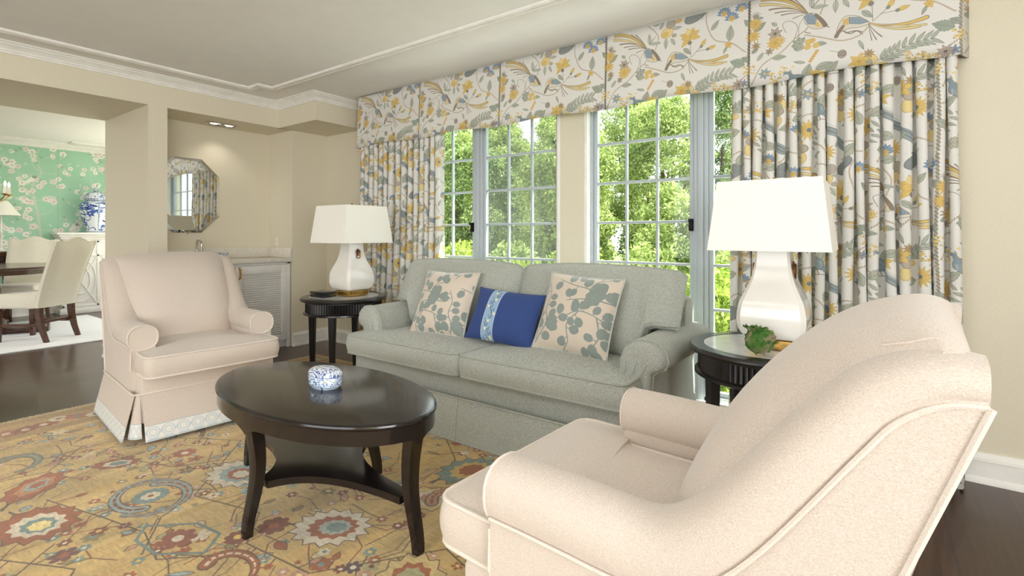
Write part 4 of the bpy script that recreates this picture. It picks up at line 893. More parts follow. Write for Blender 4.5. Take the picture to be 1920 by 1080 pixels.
def make_armchair(label):
    r = thing('armchair', label, 'armchair', (0, 0, 0), 0.)
    # body: seat rail and side panels
    b = MB(); b.rbox(-.34, .42, -.40, .40, .10, .375, .02); b.build('seat_rail', M['linen'], r)
    # T-shaped seat cushion
    o = [(-.25, -.275), (.28, -.275), (.30, -.395), (.52, -.395), (.52, .395), (.30, .395), (.28, .275), (-.25, .275)]
    b = MB(); p = MB(); cushion(b, rounded_poly(o, [.03, .03, .03, .06, .06, .03, .03, .03]), .378, .492, .032, .014, (.22, 0), .004, p, .0065)
    c = b.build('seat_cushion', M['linen'], r); p.build('welt', M['linenpipe'], c)
    # rolled arms that sweep up into the wings
    path = [(.295, .578), (.20, .579), (.10, .578), (.0, .576), (-.07, .580), (-.135, .604), (-.195, .650), (-.25, .712), (-.305, .786), (-.355, .856), (-.39, .902), (-.425, .945), (-.465, .974), (-.505, .988), (-.546, .988)]
    pt = smooth(path, 3)
    for s in (-1, 1):
        b = MB(); R = []; E = []; n = len(pt)
        for i, (x, z) in enumerate(pt):
            t = pt[min(i + 1, n - 1)] - pt[max(i - 1, 0)]; t = t / np.hypot(*t); nx, nz = t[1], -t[0]                 # in-plane normal, up and forward
            u = i / (n - 1); a = .083 - .004 * u; bq = .074 - .042 * u ** 2.2; yc = .362 - .016 * max(0, u - .45)
            ring = []
            for k in range(20):
                ph = 2 * PI * k / 20; cc, ss = math.cos(ph), math.sin(ph); sq = 1 / (abs(cc) ** 2.4 + abs(ss) ** 2.4) ** (1 / 2.4)
                ring.append((x + nx * bq * ss * sq, s * (yc + a * cc * sq), z + nz * bq * ss * sq))
            R.append(ring); E.append((x - nx * bq * .62, s * (yc + a * .93), z - nz * bq * .62))
        f0 = R[0]; cx = sum(q[0] for q in f0) / 20; cy = sum(q[1] for q in f0) / 20; cz = sum(q[2] for q in f0) / 20
        cap = [[(cx + .012 + (x - cx) * f, cy + (y - cy) * f, cz + (z - cz) * f) for x, y, z in f0] for f in (.3, .8, .97)]
        b.loft(cap + R); a_ = b.build('arm', M['linen'], r, sharp=70)
        # flat panel under the roll, outside and inside
        low = [tuple(q) for q in pt]
        poly = [(.292, .16), (.30, .40), (.302, .525)] + [(x, z) for x, z in low[1:-2]] + [(-.546, .98), (-.455, .71), (-.385, .40), (-.355, .16)]
        q = MB(); N = len(poly); q.add([(x, s * .292, z) for x, z in poly] + [(x, s * .428, z) for x, z in poly], [tuple(range(N)), tuple(range(2 * N - 1, N - 1, -1))] + [(j, (j + 1) % N, N + (j + 1) % N, N + j) for j in range(N)])
        q.build('side_panel', M['linen'], r, sharp=30)
        p = MB(); p.tube(E, .0045, 6); p.tube([(x + .009, y, z) for x, y, z in [(q0[0] + .004, cy + (q0[1] - cy) * .97, cz + (q0[2] - cz) * .97) for q0 in f0]], .0045, 6, True)
        p.tube([(.306, s * .424, .50), (.306, s * .426, .40)], .005, 6); p.tube([(-.547, s * .428, .968), (-.455, s * .43, .71), (-.385, s * .43, .40), (-.36, s * .43, .28)], .0055, 6)
        for yy in (.30, .424): p.tube([(.303, s * yy, .50), (.303, s * yy, .39)], .004, 5)
        p.build('welt', M['linenpipe'], a_)
    # padded inside back rolling over to the outside back
    prof = smooth([(.01, .42), (-.01, .50), (-.05, .62), (-.105, .74), (-.175, .855), (-.255, .95), (-.345, 1.02), (-.44, 1.056), (-.51, 1.05), (-.535, 1.015), (-.528, .95), (-.495, .82), (-.44, .62), (-.385, .38), (-.36, .17)], 3)
    NP = len(prof); NU = 32; b = MB(); G = []
    for i in range(NU + 1):
        U = math.sin(PI / 2 * (2 * i / NU - 1)); row = []
        for j, (x, z) in enumerate(prof):
            v = j / (NP - 1); top = math.exp(-((v - .5) / .14) ** 2); k = min(1, max(0, (v - .34) / .14)); k = k * k * (3 - 2 * k)
            hw = (.290 + .030 * min(1, max(0, (z - .55) / .4))) * (1 - k) + (.424 - .012 * top) * k
            e = abs(U) ** 5; pull = (1 - k) * .065 * abs(U) ** 4 + k * (.085 * abs(U) ** 4 + .02 * U * U) * max(0, min(1, (.56 - v) / .08))
            row.append((max(x - pull, -.534) if v < .6 else x, U * hw, z - top * (.004 * U * U + .026 * abs(U) ** 3 + .026 * abs(U) ** 10)))
        G.append(row)
    b.grid(G); b.f += [tuple(range(NP)), tuple((NU * NP + j) for j in reversed(range(NP)))]
    bk = b.build('back', M['linen'], r, sharp=60)
    for i in (4, 6, NU - 6, NU - 4):                                  # gathered tucks where the crest meets the wings
        p = MB(); p.tube([(G[i][j][0] + .001, G[i][j][1], G[i][j][2] + .001) for j in range(int(NP * .45), int(NP * .56))], .0016, 5); p.build('tuck', M['linen'], bk)
    # skirt with kick pleats
    zt = .272
    skirt_panel(.418, -.392, .418, .392, .022, zt, .085, 'skirt_panel', M['skirt'], r); skirt_panel(-.37, .392, -.37, -.392, .022, zt, .07, 'skirt_panel', M['skirt'], r)
    skirt_panel(.40, .432, -.37, .432, .022, zt, .06, 'skirt_panel', M['skirt'], r); skirt_panel(-.37, -.432, .40, -.432, .022, zt, .06, 'skirt_panel', M['skirt'], r)
    for sx in (-1, 1):
        for sy in (-1, 1):
            b = MB(); Q = []
            X, Y = (.405 if sx > 0 else -.355), sy * .418
            for i in range(9):
                a = (PI / 2) * i / 8; ca, sa = math.cos(a), math.sin(a)
                Q.append([(X + sx * (.028 * (1 - j / 6)) * 1.4 * ca - sx * .02 * (1 - ca), Y + sy * (.028 * (1 - j / 6)) * 1.4 * sa - sy * .02 * (1 - sa), .03 + (zt - .03) * j / 6) for j in range(7)])
            b.grid(Q, uv=[[(.03 * i, .24 * j / 6) for j in range(7)] for i in range(9)]); b.build('pleat_insert', M['skirt'], r, uv=True)
    b = MB(); b.lathe([(.25, .012), (.26, .03), (.25, .06), (.06, .06), (.06, .12)], -.0, 0, 28); b.build('swivel_base', M['iron'], r)
    b = MB(); zz = zt + .003; b.tube([(.421, -.395, zz), (.421, .395, zz), (.40, .435, zz), (-.37, .435, zz), (-.372, -.435, zz), (.40, -.435, zz)], .0055, 6, True); b.build('skirt_welt', M['linenpipe'], r)
    return r
chair = make_armchair('oatmeal linen armchair with skirt by the pillar, facing the coffee table'); chair.location = (-3.755, 1.515, .011); chair.rotation_euler = (0, 0, math.radians(-6))
chair.scale = (1, .935, 1); chair2 = copy_tree(chair); chair2.location = (-.392, 1.302, .011); chair2.rotation_euler = (0, 0, math.radians(176)); tag(chair2, 'large oatmeal linen armchair nearest the camera seen from behind its arm', 'armchair', 'linen armchairs'); chair['group'] = 'linen armchairs'

# ---------------------------------------------------------------- curtains and pelmet
def curtain(label, x0, x1, folds, seed, u0, zt=2.12, amp=.042):
    r = random.Random(seed); b = MB(); P = []; UV = []; per = 14; n = folds * per; L = 0; last = None
    wid = [r.uniform(.75, 1.3) for _ in range(folds)]; tot = sum(wid); am = [r.uniform(.75, 1.2) for _ in range(folds)]; acc = 0; ctrs = []
    for k in range(folds):
        for i in range(per):
            t = i / per; x = x0 + (x1 - x0) * (acc + wid[k] * t) / tot
            ctrs.append((x + .5 * (x1 - x0) / folds * .62 * math.sin(4 * PI * t) * .5, math.cos(2 * PI * t) * am[k]))
        acc += wid[k]
    ctrs.append((x1, am[0]))
    NZ = 16; us = [0.]
    for (a, c), (d, e) in zip(ctrs[:-1], ctrs[1:]): us.append(us[-1] + math.hypot(d - a, (e - c) * amp))
    for i, (x, c) in enumerate(ctrs):
        row, ur = [], []
        for j in range(NZ + 1):
            v = j / NZ; z = .012 + (zt - .012) * v; fl = (1 - v)
            y = 3.222 - .055 * fl ** 2 + c * amp * (.8 + .3 * fl) ; xx = x + (x - (x0 + x1) / 2) * .035 * fl ** 2 + .006 * math.sin(3 * z + i * .21)
            row.append((xx, y, z)); ur.append((u0 + us[i], z + .11))
        P.append(row); UV.append(ur)
    b.grid(P, uv=UV); o = b.build('curtain', M['chintz'], uv=True, sharp=0)
    md = o.modifiers.new('thickness', 'SOLIDIFY'); md.thickness = .004
    tag(o, label, 'curtain', 'chintz curtains'); return o
curtain('bird and flower chintz curtain hanging left of the windows', -4.13, -3.05, 15, 4, .2)
curtain('bird and flower chintz curtain hanging right, behind the lamp', -.675, .355, 17, 9, .55)
VX = [-4.16, -3.29, -2.39, -1.477, -.572, .354]; VY, VZ0 = 3.195, 2.065
b = MB(); top = CE - .012
P, UV = [], []
cols = [(-4.20, YW + .02, 0.)]
for k in range(5):
    a, c = VX[k], VX[k + 1]; N = 16
    for i in range(N + 1):
        t = i / N; xe = .012 if k else 0
        cols.append((a + (c - a) * t + (.005 if i == 0 and k else 0) - (.005 if i == N and k < 4 else 0), VY, t + k))
    if k < 4: cols.append((c - .004, VY + .035, k + 1.)); cols.append((c + .004, VY + .035, k + 1.))
cols.append((.40, YW + .02, 5.))
for x, y, u in cols:
    pr, ur = [], []
    for j in range(9):
        v = j / 8.; fl = (1 - v); inner = VY < y < YW
        fr_ = u - math.floor(u); bow = .018 * fl ** 1.5 * (.6 + .4 * abs(2 * fr_ - 1)) - (0. if y == VY else 0.)
        sag = .012 * math.cos(2 * PI * u) * fl
        pr.append((x, y - (bow if y == VY else 0), VZ0 + (top - VZ0) * v - sag * (y == VY))); ur.append((u * .92 + (.04 if y > YW else 0), .84 - .505 * (1 - v)))
    P.append(pr); UV.append(ur)
b.grid(P, uv=UV); va = b.build('valance', M['chintz'], uv=True, sharp=32); md = va.modifiers.new('thickness', 'SOLIDIFY'); md.thickness = .008; md.offset = 0
tag(va, 'long bird and flower chintz pelmet with box pleats above the windows', 'valance')
b = MB(); b.rbox(-4.15, .345, VY + .045, YW - .002, CE - .05, CE - .008, .003); b.build('mounting_board', M['lining'], va)
# ---------------------------------------------------------------- oval coffee table
CX, CY, TA, TB, TZ = -1.99, 1.322, .636, .338, .52
ct = thing('coffee_table', 'espresso oval coffee table with a lower shelf on the rug', 'coffee table', (CX, CY, .012))
def oval(a, b_, n=72): return [(a * math.cos(2 * PI * k / n), b_ * math.sin(2 * PI * k / n)) for k in range(n)]
def ring3(a, b_, z, n=72): return [(x, y, z) for x, y in oval(a, b_, n)]
tz = TZ - .012
b = MB(); b.loft([ring3(TA - .02, TB - .02, tz - .022), ring3(TA - .006, TB - .006, tz - .021), ring3(TA - .001, TB - .001, tz - .016), ring3(TA, TB, tz - .010), ring3(TA - .002, TB - .002, tz - .004), ring3(TA - .008, TB - .008, tz), ring3(TA - .014, TB - .014, tz + .001)]); b.build('tabletop', M['espresso'], ct, sharp=25)
b = MB(); n = 144; R = [[], [], [], []]
for k in range(n):
    a = 2 * PI * k / n; d = min(abs((a - q + PI) % (2 * PI) - PI) for q in (0, PI / 2, PI, 3 * PI / 2)); ln = .075 + (.028 * max(0, 1 - d / .16) ** 2)
    c, s = math.cos(a), math.sin(a)
    for R_, (o, z) in zip(R, ((-.008, tz - .021), (-.008, tz - ln), (-.03, tz - ln), (-.03, tz - .021))): R_.append(((TA + o) * c, (TB + o) * s, z))
b.grid(R, closed_u=True, closed_v=True); b.build('apron', M['espresso'], ct, sharp=30)
for ax, ay in ((0, -1), (1, 0), (0, 1), (-1, 0)):
    rad = TA if ax else TB; b = MB(); R = []
    for t in np.linspace(0, 1, 16):
        z = (tz - .03) * (1 - t); off = -.009 - .030 * math.sin(PI * min(1, t * 1.1)) ** 1.2 + .006 * max(0, t - .55) / .45; hw = .030 - .011 * t; dp = .026 - .012 * t - .0
        m = rad + off; e = rad + off - 2 * dp
        tx, ty = -ay, ax; R.append([(ax * m + tx * hw, ay * m + ty * hw, z), (ax * (m + .003), ay * (m + .003), z), (ax * m - tx * hw, ay * m - ty * hw, z), (ax * e - tx * hw, ay * e - ty * hw, z), (ax * e + tx * hw, ay * e + ty * hw, z)])
    b.loft(R); b.build('leg', M['espresso'], ct, sharp=40)
tips = [(TA - .085, 0), (0, TB - .085), (-(TA - .085), 0), (0, -(TB - .085))]; poly = []
for k in range(4):
    p, q = Vector(tips[k]), Vector(tips[(k + 1) % 4]); d = (q - p).normalized(); u = Vector((-p.normalized().y, p.normalized().x)) * .03; w_ = Vector((-q.normalized().y, q.normalized().x)) * -.03
    p2, q2 = p + u, q + w_; m = (p2 + q2) / 2 * .34
    for i in range(15):
        t = i / 14; e = p2 * (1 - t) ** 2 + m * 2 * t * (1 - t) + q2 * t * t; poly.append((e.x, e.y))
b = MB(); b.prism(poly, .170, .198); b.build('shelf', M['espresso'], ct, sharp=30)

# blue and white porcelain box on the coffee table
M['boxside'] = printed('blue and white porcelain sides', paint_boxside(), (1, 1, 1), rough=.1, sheen=0, weave=0, coat=.5)
M['porcelainfine'] = printed('blue and white porcelain lid', paint_porcelain(4, True), (1, 1, 1), rough=.12, sheen=0, weave=0, coat=.5)
M['porcelain'] = printed('blue and white porcelain', paint_porcelain(1, False), (1, 1, 1), rough=.12, sheen=0, weave=0, coat=.5)
pb = thing('porcelain_box', 'blue and white lidded oval porcelain box on the coffee table', 'porcelain box', (-1.985, 1.345, TZ + .001), math.radians(-6))
def lens(a, b_, z, n=48):
    o = []
    for k in range(n):
        t = 2 * PI * k / n; c, s = math.cos(t), math.sin(t); o.append((a * math.copysign(abs(c) ** .9, c), b_ * math.copysign(abs(s) ** 1.15, s), z))
    return o
A_, B_ = .098, .062
b = MB(); rr = [lens(A_ * f, B_ * f, z) for f, z in ((.86, 0), (.90, .004), (.97, .012), (1., .016), (1., .052), (.985, .054))]
b.grid(rr, closed_v=True, uv=[[(k / 47., min(1, max(0, (z - .012) / .042)) * .16 / .16) for k in range(48)] for f, z in ((.86, 0), (.9, .004), (.97, .012), (1., .016), (1., .052), (.985, .054))]); b.f.append(tuple(reversed(range(48)))); b.build('body', M['boxside'], pb, uv=True, sharp=50)
b = MB(); lv = ((1.0, .0545), (1.01, .057), (1., .064), (.95, .070), (.80, .078), (.55, .083), (.25, .085), (.02, .0855)); rr = [lens(A_ * f, B_ * f, z) for f, z in lv]
b.grid(rr, closed_v=True, uv=[[(.5 + .4 * x / A_ * 1., .5 + .4 * y / B_) for x, y, z in q] for q in rr]); b.f.append(tuple(range(7 * 48, 8 * 48))); b.f.append(tuple(reversed(range(48)))); b.build('lid', M['porcelainfine'], pb, uv=True, sharp=50)

# ---------------------------------------------------------------- round end tables
def end_table(label, x, y, rz):
    r = thing('end_table', label, 'end table', (x, y, .0115), rz, 'round black end tables'); zt = .669
    b = MB(); b.lathe([(.285, zt - .03), (.335, zt - .032), (.347, zt - .027), (.350, zt - .018), (.346, zt - .007), (.340, zt - .001), (.332, zt), (.283, zt), (.281, zt - .004), (.281, zt - .03)], n=64, cap=False); b.build('tabletop', M['black'], r, sharp=30)
    b = MB(); b.lathe([(.0005, zt - .025), (.281, zt - .025), (.281, zt - .002), (.0005, zt - .002)], n=64); b.build('marble_inset', M['marble'], r, sharp=30)
    b = MB(); R = [[], []]; n = 360
    prof = ((.300, zt - .030), (.311, zt - .034), (.311, zt - .042), None, (.312, zt - .122), (.322, zt - .126), (.323, zt - .138), (.314, zt - .142), (.29, zt - .142), (.285, zt - .03))
    R = []
    for q in prof:
        for zz in ((zt - .044, zt - .120) if q is None else (None,)):
            ring = []
            for k in range(n):
                a = 2 * PI * k / n; rad = q[0] if q else .308 - .009 * (.5 - .5 * math.cos(a * 90)) ** .6
                ring.append((rad * math.cos(a), rad * math.sin(a), q[1] if q else zz))
            R.append(ring)
    b.grid(R, closed_u=True, closed_v=True); b.build('fluted_apron', M['black'], r, sharp=50)
    for k in range(4):
        a = PI / 2 * k; b = MB(); cx, cy = .272 * math.cos(a), .272 * math.sin(a); R = []
        for z, h in ((0, .016), (.02, .0165), (.50, .026), (zt - .10, .027)):
            R.append([(cx + dx * h, cy + dy * h, z) for dx, dy in ((-1, -.8), (-.8, -1), (.8, -1), (1, -.8), (1, .8), (.8, 1), (-.8, 1), (-1, .8))])
        b.loft(R); b.build('leg', M['black'], r, sharp=40)
    return r
# legs of the far table: seen at bearings -59, -21, +20 px about its centre
end_table('round black end table left of the sofa, marble top with a box on it', -3.625, 2.64, math.radians(34.5))
end_table('round black end table right of the sofa, holding a green artichoke', -.385, 2.60, math.radians(41.7))

def table_lamp(label, x, y):
    r = thing('table_lamp', label, 'table lamp', (x, y, .682), 0., 'white ceramic table lamps')
    b = MB(); b.rbox(-.095, .095, -.095, .095, 0, .042, .003); b.build('plinth', M['brass'], r)
    prof = smooth([(.078, .043), (.105, .05), (.128, .075), (.139, .115), (.139, .155), (.133, .195), (.125, .222), (.108, .26), (.090, .305), (.077, .36), (.0715, .41), (.070, .452)], 4)
    b = MB(); R = []
    for rr, z in prof:
        cut = .22; c = rr * (1 - cut * .55); ring = []
        for sx, sy in ((1, -1), (1, 1), (-1, 1), (-1, -1)):
            f = rr; g = rr * .86
            pts = [(f, sy * sx * 0)] 
            if (sx, sy) == (1, -1): ring += [(f, -g), (f, -g / 3), (f, g / 3)]
            elif (sx, sy) == (1, 1): ring += [(f, g), (g, f), (g / 3, f), (-g / 3, f)]
            elif (sx, sy) == (-1, 1): ring += [(-g, f), (-f, g), (-f, g / 3), (-f, -g / 3)]
            else: ring += [(-f, -g), (-g, -f), (-g / 3, -f), (g / 3, -f), (g, -f)]
        R.append([(x_, y_, z) for x_, y_ in ring])
    b.loft(R); body = b.build('ceramic_body', M['ceramic'], r, sharp=24)
    b = MB()
    for s in (-1, 1):
        xx = s * .083; o = [(xx, -.014, .315), (xx, .014, .315), (xx, .017, .32), (xx, .017, .375), (xx, .014, .38), (xx, -.014, .38), (xx, -.017, .375), (xx, -.017, .32)]
        q = MB(); q.tube(o, .006, 6, True); q.rbox(min(xx, xx - s * .008), max(xx, xx - s * .008), -.006, .006, .30, .395, .002); q.build('ring_handle', M['bronze'], r)
    b.rbox(-.03, .03, -.03, .03, .452, .46, .002); b.lathe([(.012, .46), (.012, .50), (.018, .505), (.018, .56), (.01, .565)], n=16); b.tube([(0, 0, .56), (0, 0, .755)], .004, 6); b.build('socket', M['brass'], r)
    b = MB(); z0, z1, h0, h1 = .445, .755, .240, .205
    def sq(h, z): return [(h, -h, z), (h, h, z), (-h, h, z), (-h, -h, z)]
    b.grid([sq(h0, z0), sq(h1, z1), sq(h1 - .004, z1), sq(h0 - .004, z0)], closed_u=True, closed_v=True); sh = b.build('lamp_shade', M['shade'], r, sharp=20)
    q = MB()
    for a in range(4): q.tube([(0, 0, z1 - .02), (h1 * math.cos(a * PI / 2) * .98, h1 * math.sin(a * PI / 2) * .98, z1 - .01)], .0025, 5)
    q.build('shade_spider', M['brass'], r); q = MB(); q.lathe([(.004, .755), (.010, .762), (.011, .772), (.004, .782)], n=14); q.build('finial', M['brass'], r)
    return r
table_lamp('white ceramic lamp with square shade on the end table between left curtain and armchair', -3.595, 2.695)
table_lamp('white ceramic lamp with square shade in front of the right curtain, beside the artichoke', -.360, 2.605)
lb = thing('lacquer_box', 'small black lacquer box on the left end table', 'box', (-3.70, 2.49, .681), math.radians(4))
b = MB(); b.rbox(-.085, .085, -.065, .065, 0, .026, .003); b.build('body', M['lacquer'], lb); b = MB(); b.rbox(-.088, .088, -.068, .068, .028, .046, .004); b.build('lid', M['lacquer'], lb)
ar = thing('artichoke', 'green and pink artichoke ornament on the right end table', 'artichoke', (-.385, 2.375, .6855), .4)
ar.rotation_euler = (math.radians(0), math.radians(0), .4)
b = MB(); rg = random.Random(2); Rz = Matrix.Rotation(math.radians(62), 4, 'Y')
def bract(mb, th, ph, rad, L, W, lift):
    d = Vector((math.sin(ph) * math.cos(th), math.sin(ph) * math.sin(th), math.cos(ph))); t = Vector((math.cos(ph) * math.cos(th), math.cos(ph) * math.sin(th), -math.sin(ph))) * -1; s = d.cross(t)
    P = []
    for i in range(6):
        u = i / 5; w_ = W * math.sin(PI * (.18 + .82 * u)) ** .8 * (1 - u ** 3 * .9)
        P.append([tuple(d * (rad + .004 + lift * u * u - .012 * u) + t * L * (u - .25) + s * w_ * q + d * (-.006 * q * q)) for q in (-1, -.5, 0, .5, 1)])
    n = len(mb.v); mb.grid(P); mb.v[n:] = [tuple((Rz @ Vector((p[0], p[1], p[2] * 1.08))) + Vector((0, 0, .058))) for p in mb.v[n:]]
for ring in range(7):
    ph = PI - .35 - ring * .40; k = max(3, int(11 * math.sin(ph)) + 1)
    for i in range(k): bract(b, 2 * PI * (i + .5 * (ring % 2)) / k, ph, .052, .046, .019, .010)
b.build('bracts', M['artichoke'], ar, sharp=0)
b = MB(); b.lathe([(.01, .008), (.04, .014), (.052, .04), (.053, .06), (.045, .09), (.02, .108)], n=20); b.build('heart', M['artichoke'], ar)
b = MB()
for k in range(26):
    a = rg.uniform(0, 6.3); p = Vector((-.03 + rg.uniform(-.022, .022), rg.uniform(-.03, .03), .105)); u = Vector((math.cos(a), math.sin(a), rg.uniform(.2, 1))).normalized() * .03; v = Vector((-math.sin(a), math.cos(a), .2)) * .010
    b.add([tuple(p), tuple(p + u * .5 + v), tuple(p + u), tuple(p + u * .5 - v)], [(0, 1, 2, 3)])
b.build('leaf_tuft', M['artichoke'], ar, sharp=0)

# ---------------------------------------------------------------- bar niche: cabinet, counter, tap, mirror
y0, y1 = PY + .012, NY - .012
cb = thing('bar_cabinet', 'white cabinet with two louvred doors in the niche', 'cabinet', (XL - .02, (y0 + y1) / 2, 0)); hw = (y1 - y0) / 2
b = MB(); b.rbox(-.445, -.02, -hw, hw, .08, .905, .004); b.rbox(-.42, -.05, -hw, hw, 0, .08, .003); b.rbox(-.022, .0, hw - .035, hw, .0, .905, .003); b.rbox(-.022, 0, -hw, -hw + .035, 0, .905, .003); b.rbox(-.022, 0, -hw, hw, .885, .905, .002); b.build('body', M['cab'], cb)
for s in (-1, 1):
    a, c = (.002, hw - .038) if s > 0 else (-hw + .038, -.002); d = MB()
    for p, q, z0, z1 in ((a, a + .062, .085, .88), (c - .062, c, .085, .88), (a + .0615, c - .0615, .085, .15), (a + .0615, c - .0615, .80, .88)): d.rbox(-.018, .006, p, q, z0, z1, .002)
    door = d.build('door', M['cab'], cb); lv = MB()
    for k in range(29):
        z = .157 + k * .0222; lv.rbox(-.010, .010, a + .06, c - .06, -.0016, .0016, .0008, 1, Matrix.Translation((-.006, 0, z + .010)) @ Matrix.Rotation(math.radians(38), 4, 'Y'))
    lv.build('louver_panel', M['cab'], door); h = MB(); hy = .036 * s; h.tube([(.008, hy, .755), (.018, hy + .004 * s, .77), (.026, hy + .008 * s, .80), (.022, hy + .002 * s, .835), (.026, hy - .004 * s, .86), (.010, hy - .006 * s, .868)], .0075, 8, r1=.005)
    for z in (.765, .79, .815, .845): h.lathe([(.002, z - .008), (.011, z - .004), (.012, z), (.011, z + .004), (.002, z + .008)], .022, hy + .004 * s, 10)
    h.build('handle', M['gold'], door)
co = MB(); co.rbox(NX + .002, XL + .012, PY + .004, NY - .004, .908, .945, .004); co.rbox(NX + .001, NX + .022, PY + .004, NY - .004, .946, 1.055, .003); co.rbox(NX + .022, XL - .0, NY - .024, NY - .004, .946, 1.055, .003)
tag(co.build('countertop', M['stone']), 'cream stone bar counter with low splashback in the niche', 'countertop')
fa = thing('faucet', 'polished nickel bridge tap on the bar counter', 'faucet', (-5.37, 2.215, .946))
b = MB(); arc = [(0, 0, .0), (0, 0, .10), (0, 0, .15)] + [(.05 - .05 * math.cos(t), 0, .15 + .055 * math.sin(t)) for t in np.linspace(.3, PI - .1, 9)] + [(.10, 0, .13), (.10, 0, .105)]
b.tube(smooth([(p[0], p[2]) for p in arc], 2).tolist() and [(x, 0, z) for x, z in smooth([(p[0], p[2]) for p in arc], 2)], .0085, 10); b.lathe([(.02, 0), (.022, .008), (.014, .014), (.013, .05), (.016, .056), (.011, .07), (.009, .1)], n=16); b.lathe([(.009, .09), (.013, .092), (.013, .11), (.009, .112)], .10, 0, 12); b.tube([(0, -.075, .045), (0, .075, .045)], .008, 8); b.build('spout', M['chrome'], fa)
for s in (-1, 1):
    h = MB(); h.lathe([(.018, 0), (.02, .006), (.011, .012), (.011, .05), (.014, .056), (.008, .066)], 0, s * .075, 14); h.tube([(0, s * .08, .058), (.004, s * .155, .066)], .006, 8, r1=.008); h.build('lever', M['chrome'], fa)
bo = MB(); bo.lathe([(.03, 0), (.03, .008), (.028, .01), (.05, .025), (.078, .058), (.082, .066), (.078, .066), (.05, .032), (.004, .02)], n=32)
tag(bo.build('bowl', M['porcelain'], uv=True, loc=(-5.22, 2.36, .946)), 'small blue and white bowl on the bar counter', 'bowl')
mi = thing('wall_mirror', 'frameless octagonal mirror with a cut edge on the niche wall', 'mirror', (NX + .004, 2.18, 1.585))
def octo(w_, h_, c, x): return [(x, a, z) for a, z in ((-w_ + c, -h_), (w_ - c, -h_), (w_, -h_ + c), (w_, h_ - c), (w_ - c, h_), (-w_ + c, h_), (-w_, h_ - c), (-w_, -h_ + c))]
M['mirror'] = plain('silvered mirror glass', (236, 238, 236), .0, 1., .0, 1.)
b = MB(); b.loft([octo(.297, .37, .168, 0), octo(.297, .37, .168, .006), octo(.272, .345, .158, .012)]); b.build('mirror_glass', M['mirror'], mi, sharp=3)
b = MB(); b.rbox(-.0008, .004, -.01, .01, -.385, -.365, .001); b.build('clip', M['chrome'], mi)
def outlet(label, loc, rz):
    r = thing('wall_outlet', label, 'outlet', loc, rz); b = MB(); b.rbox(-.035, .035, 0, .006, -.057, .057, .002); b.build('cover_plate', M['plastic'], r)
    for z in (-.026, .026): b = MB(); b.rbox(-.014, .014, .005, .008, z - .014, z + .014, .0015); b.build('socket_face', M['trim'], r)
outlet('cream power outlet above the bar counter splashback', (-5.33, NY - .001, 1.115), PI)
outlet('cream power outlet low on the wall behind the left end table', (-4.47, YC - .001, .30), PI)
dl = thing('recessed_light', 'chrome double recessed light in the niche ceiling', 'ceiling light', (-5.33, 2.43, SO - .001))
b = MB(); o = rounded_poly([(-.07, -.15), (.07, -.15), (.07, .15), (-.07, .15)], .066, 8)
b.loft([[(x, y, 0) for x, y in o], [(x * 1., y * 1., -.008) for x, y in o], [(x * .86, y * .93, -.010) for x, y in o], [(x * .8, y * .9, -.002) for x, y in o]], True, False); b.build('rim', M['chrome'], dl, sharp=40)
bulbm, nt_, b_ = new_mat('halogen bulb glass'); b_.inputs['Base Color'].default_value = (.9, .88, .82, 1); b_.inputs['Emission Color'].default_value = (1, .93, .8, 1); b_.inputs['Emission Strength'].default_value = 1.2; M['bulb'] = bulbm
for s in (-1, 1): b = MB(); b.lathe([(.012, -.012), (.03, -.009), (.04, -.004), (.04, -.001)], 0, s * .07, 20); b.build('bulb', M['bulb'], dl)
l_ = lamp('niche_downlight', 'SPOT', 5, (-5.30, 2.43, SO - .02), (0, 0, 0), (1, .95, .86), .04); l_.data.spot_size = math.radians(120); l_.data.spot_blend = .8
b = MB(); b.lathe([(.0, -.012), (.024, -.012), (.03, -.006), (.03, -.001)], 0, 0, 16); b.build('centre_cap', M['chrome'], dl)

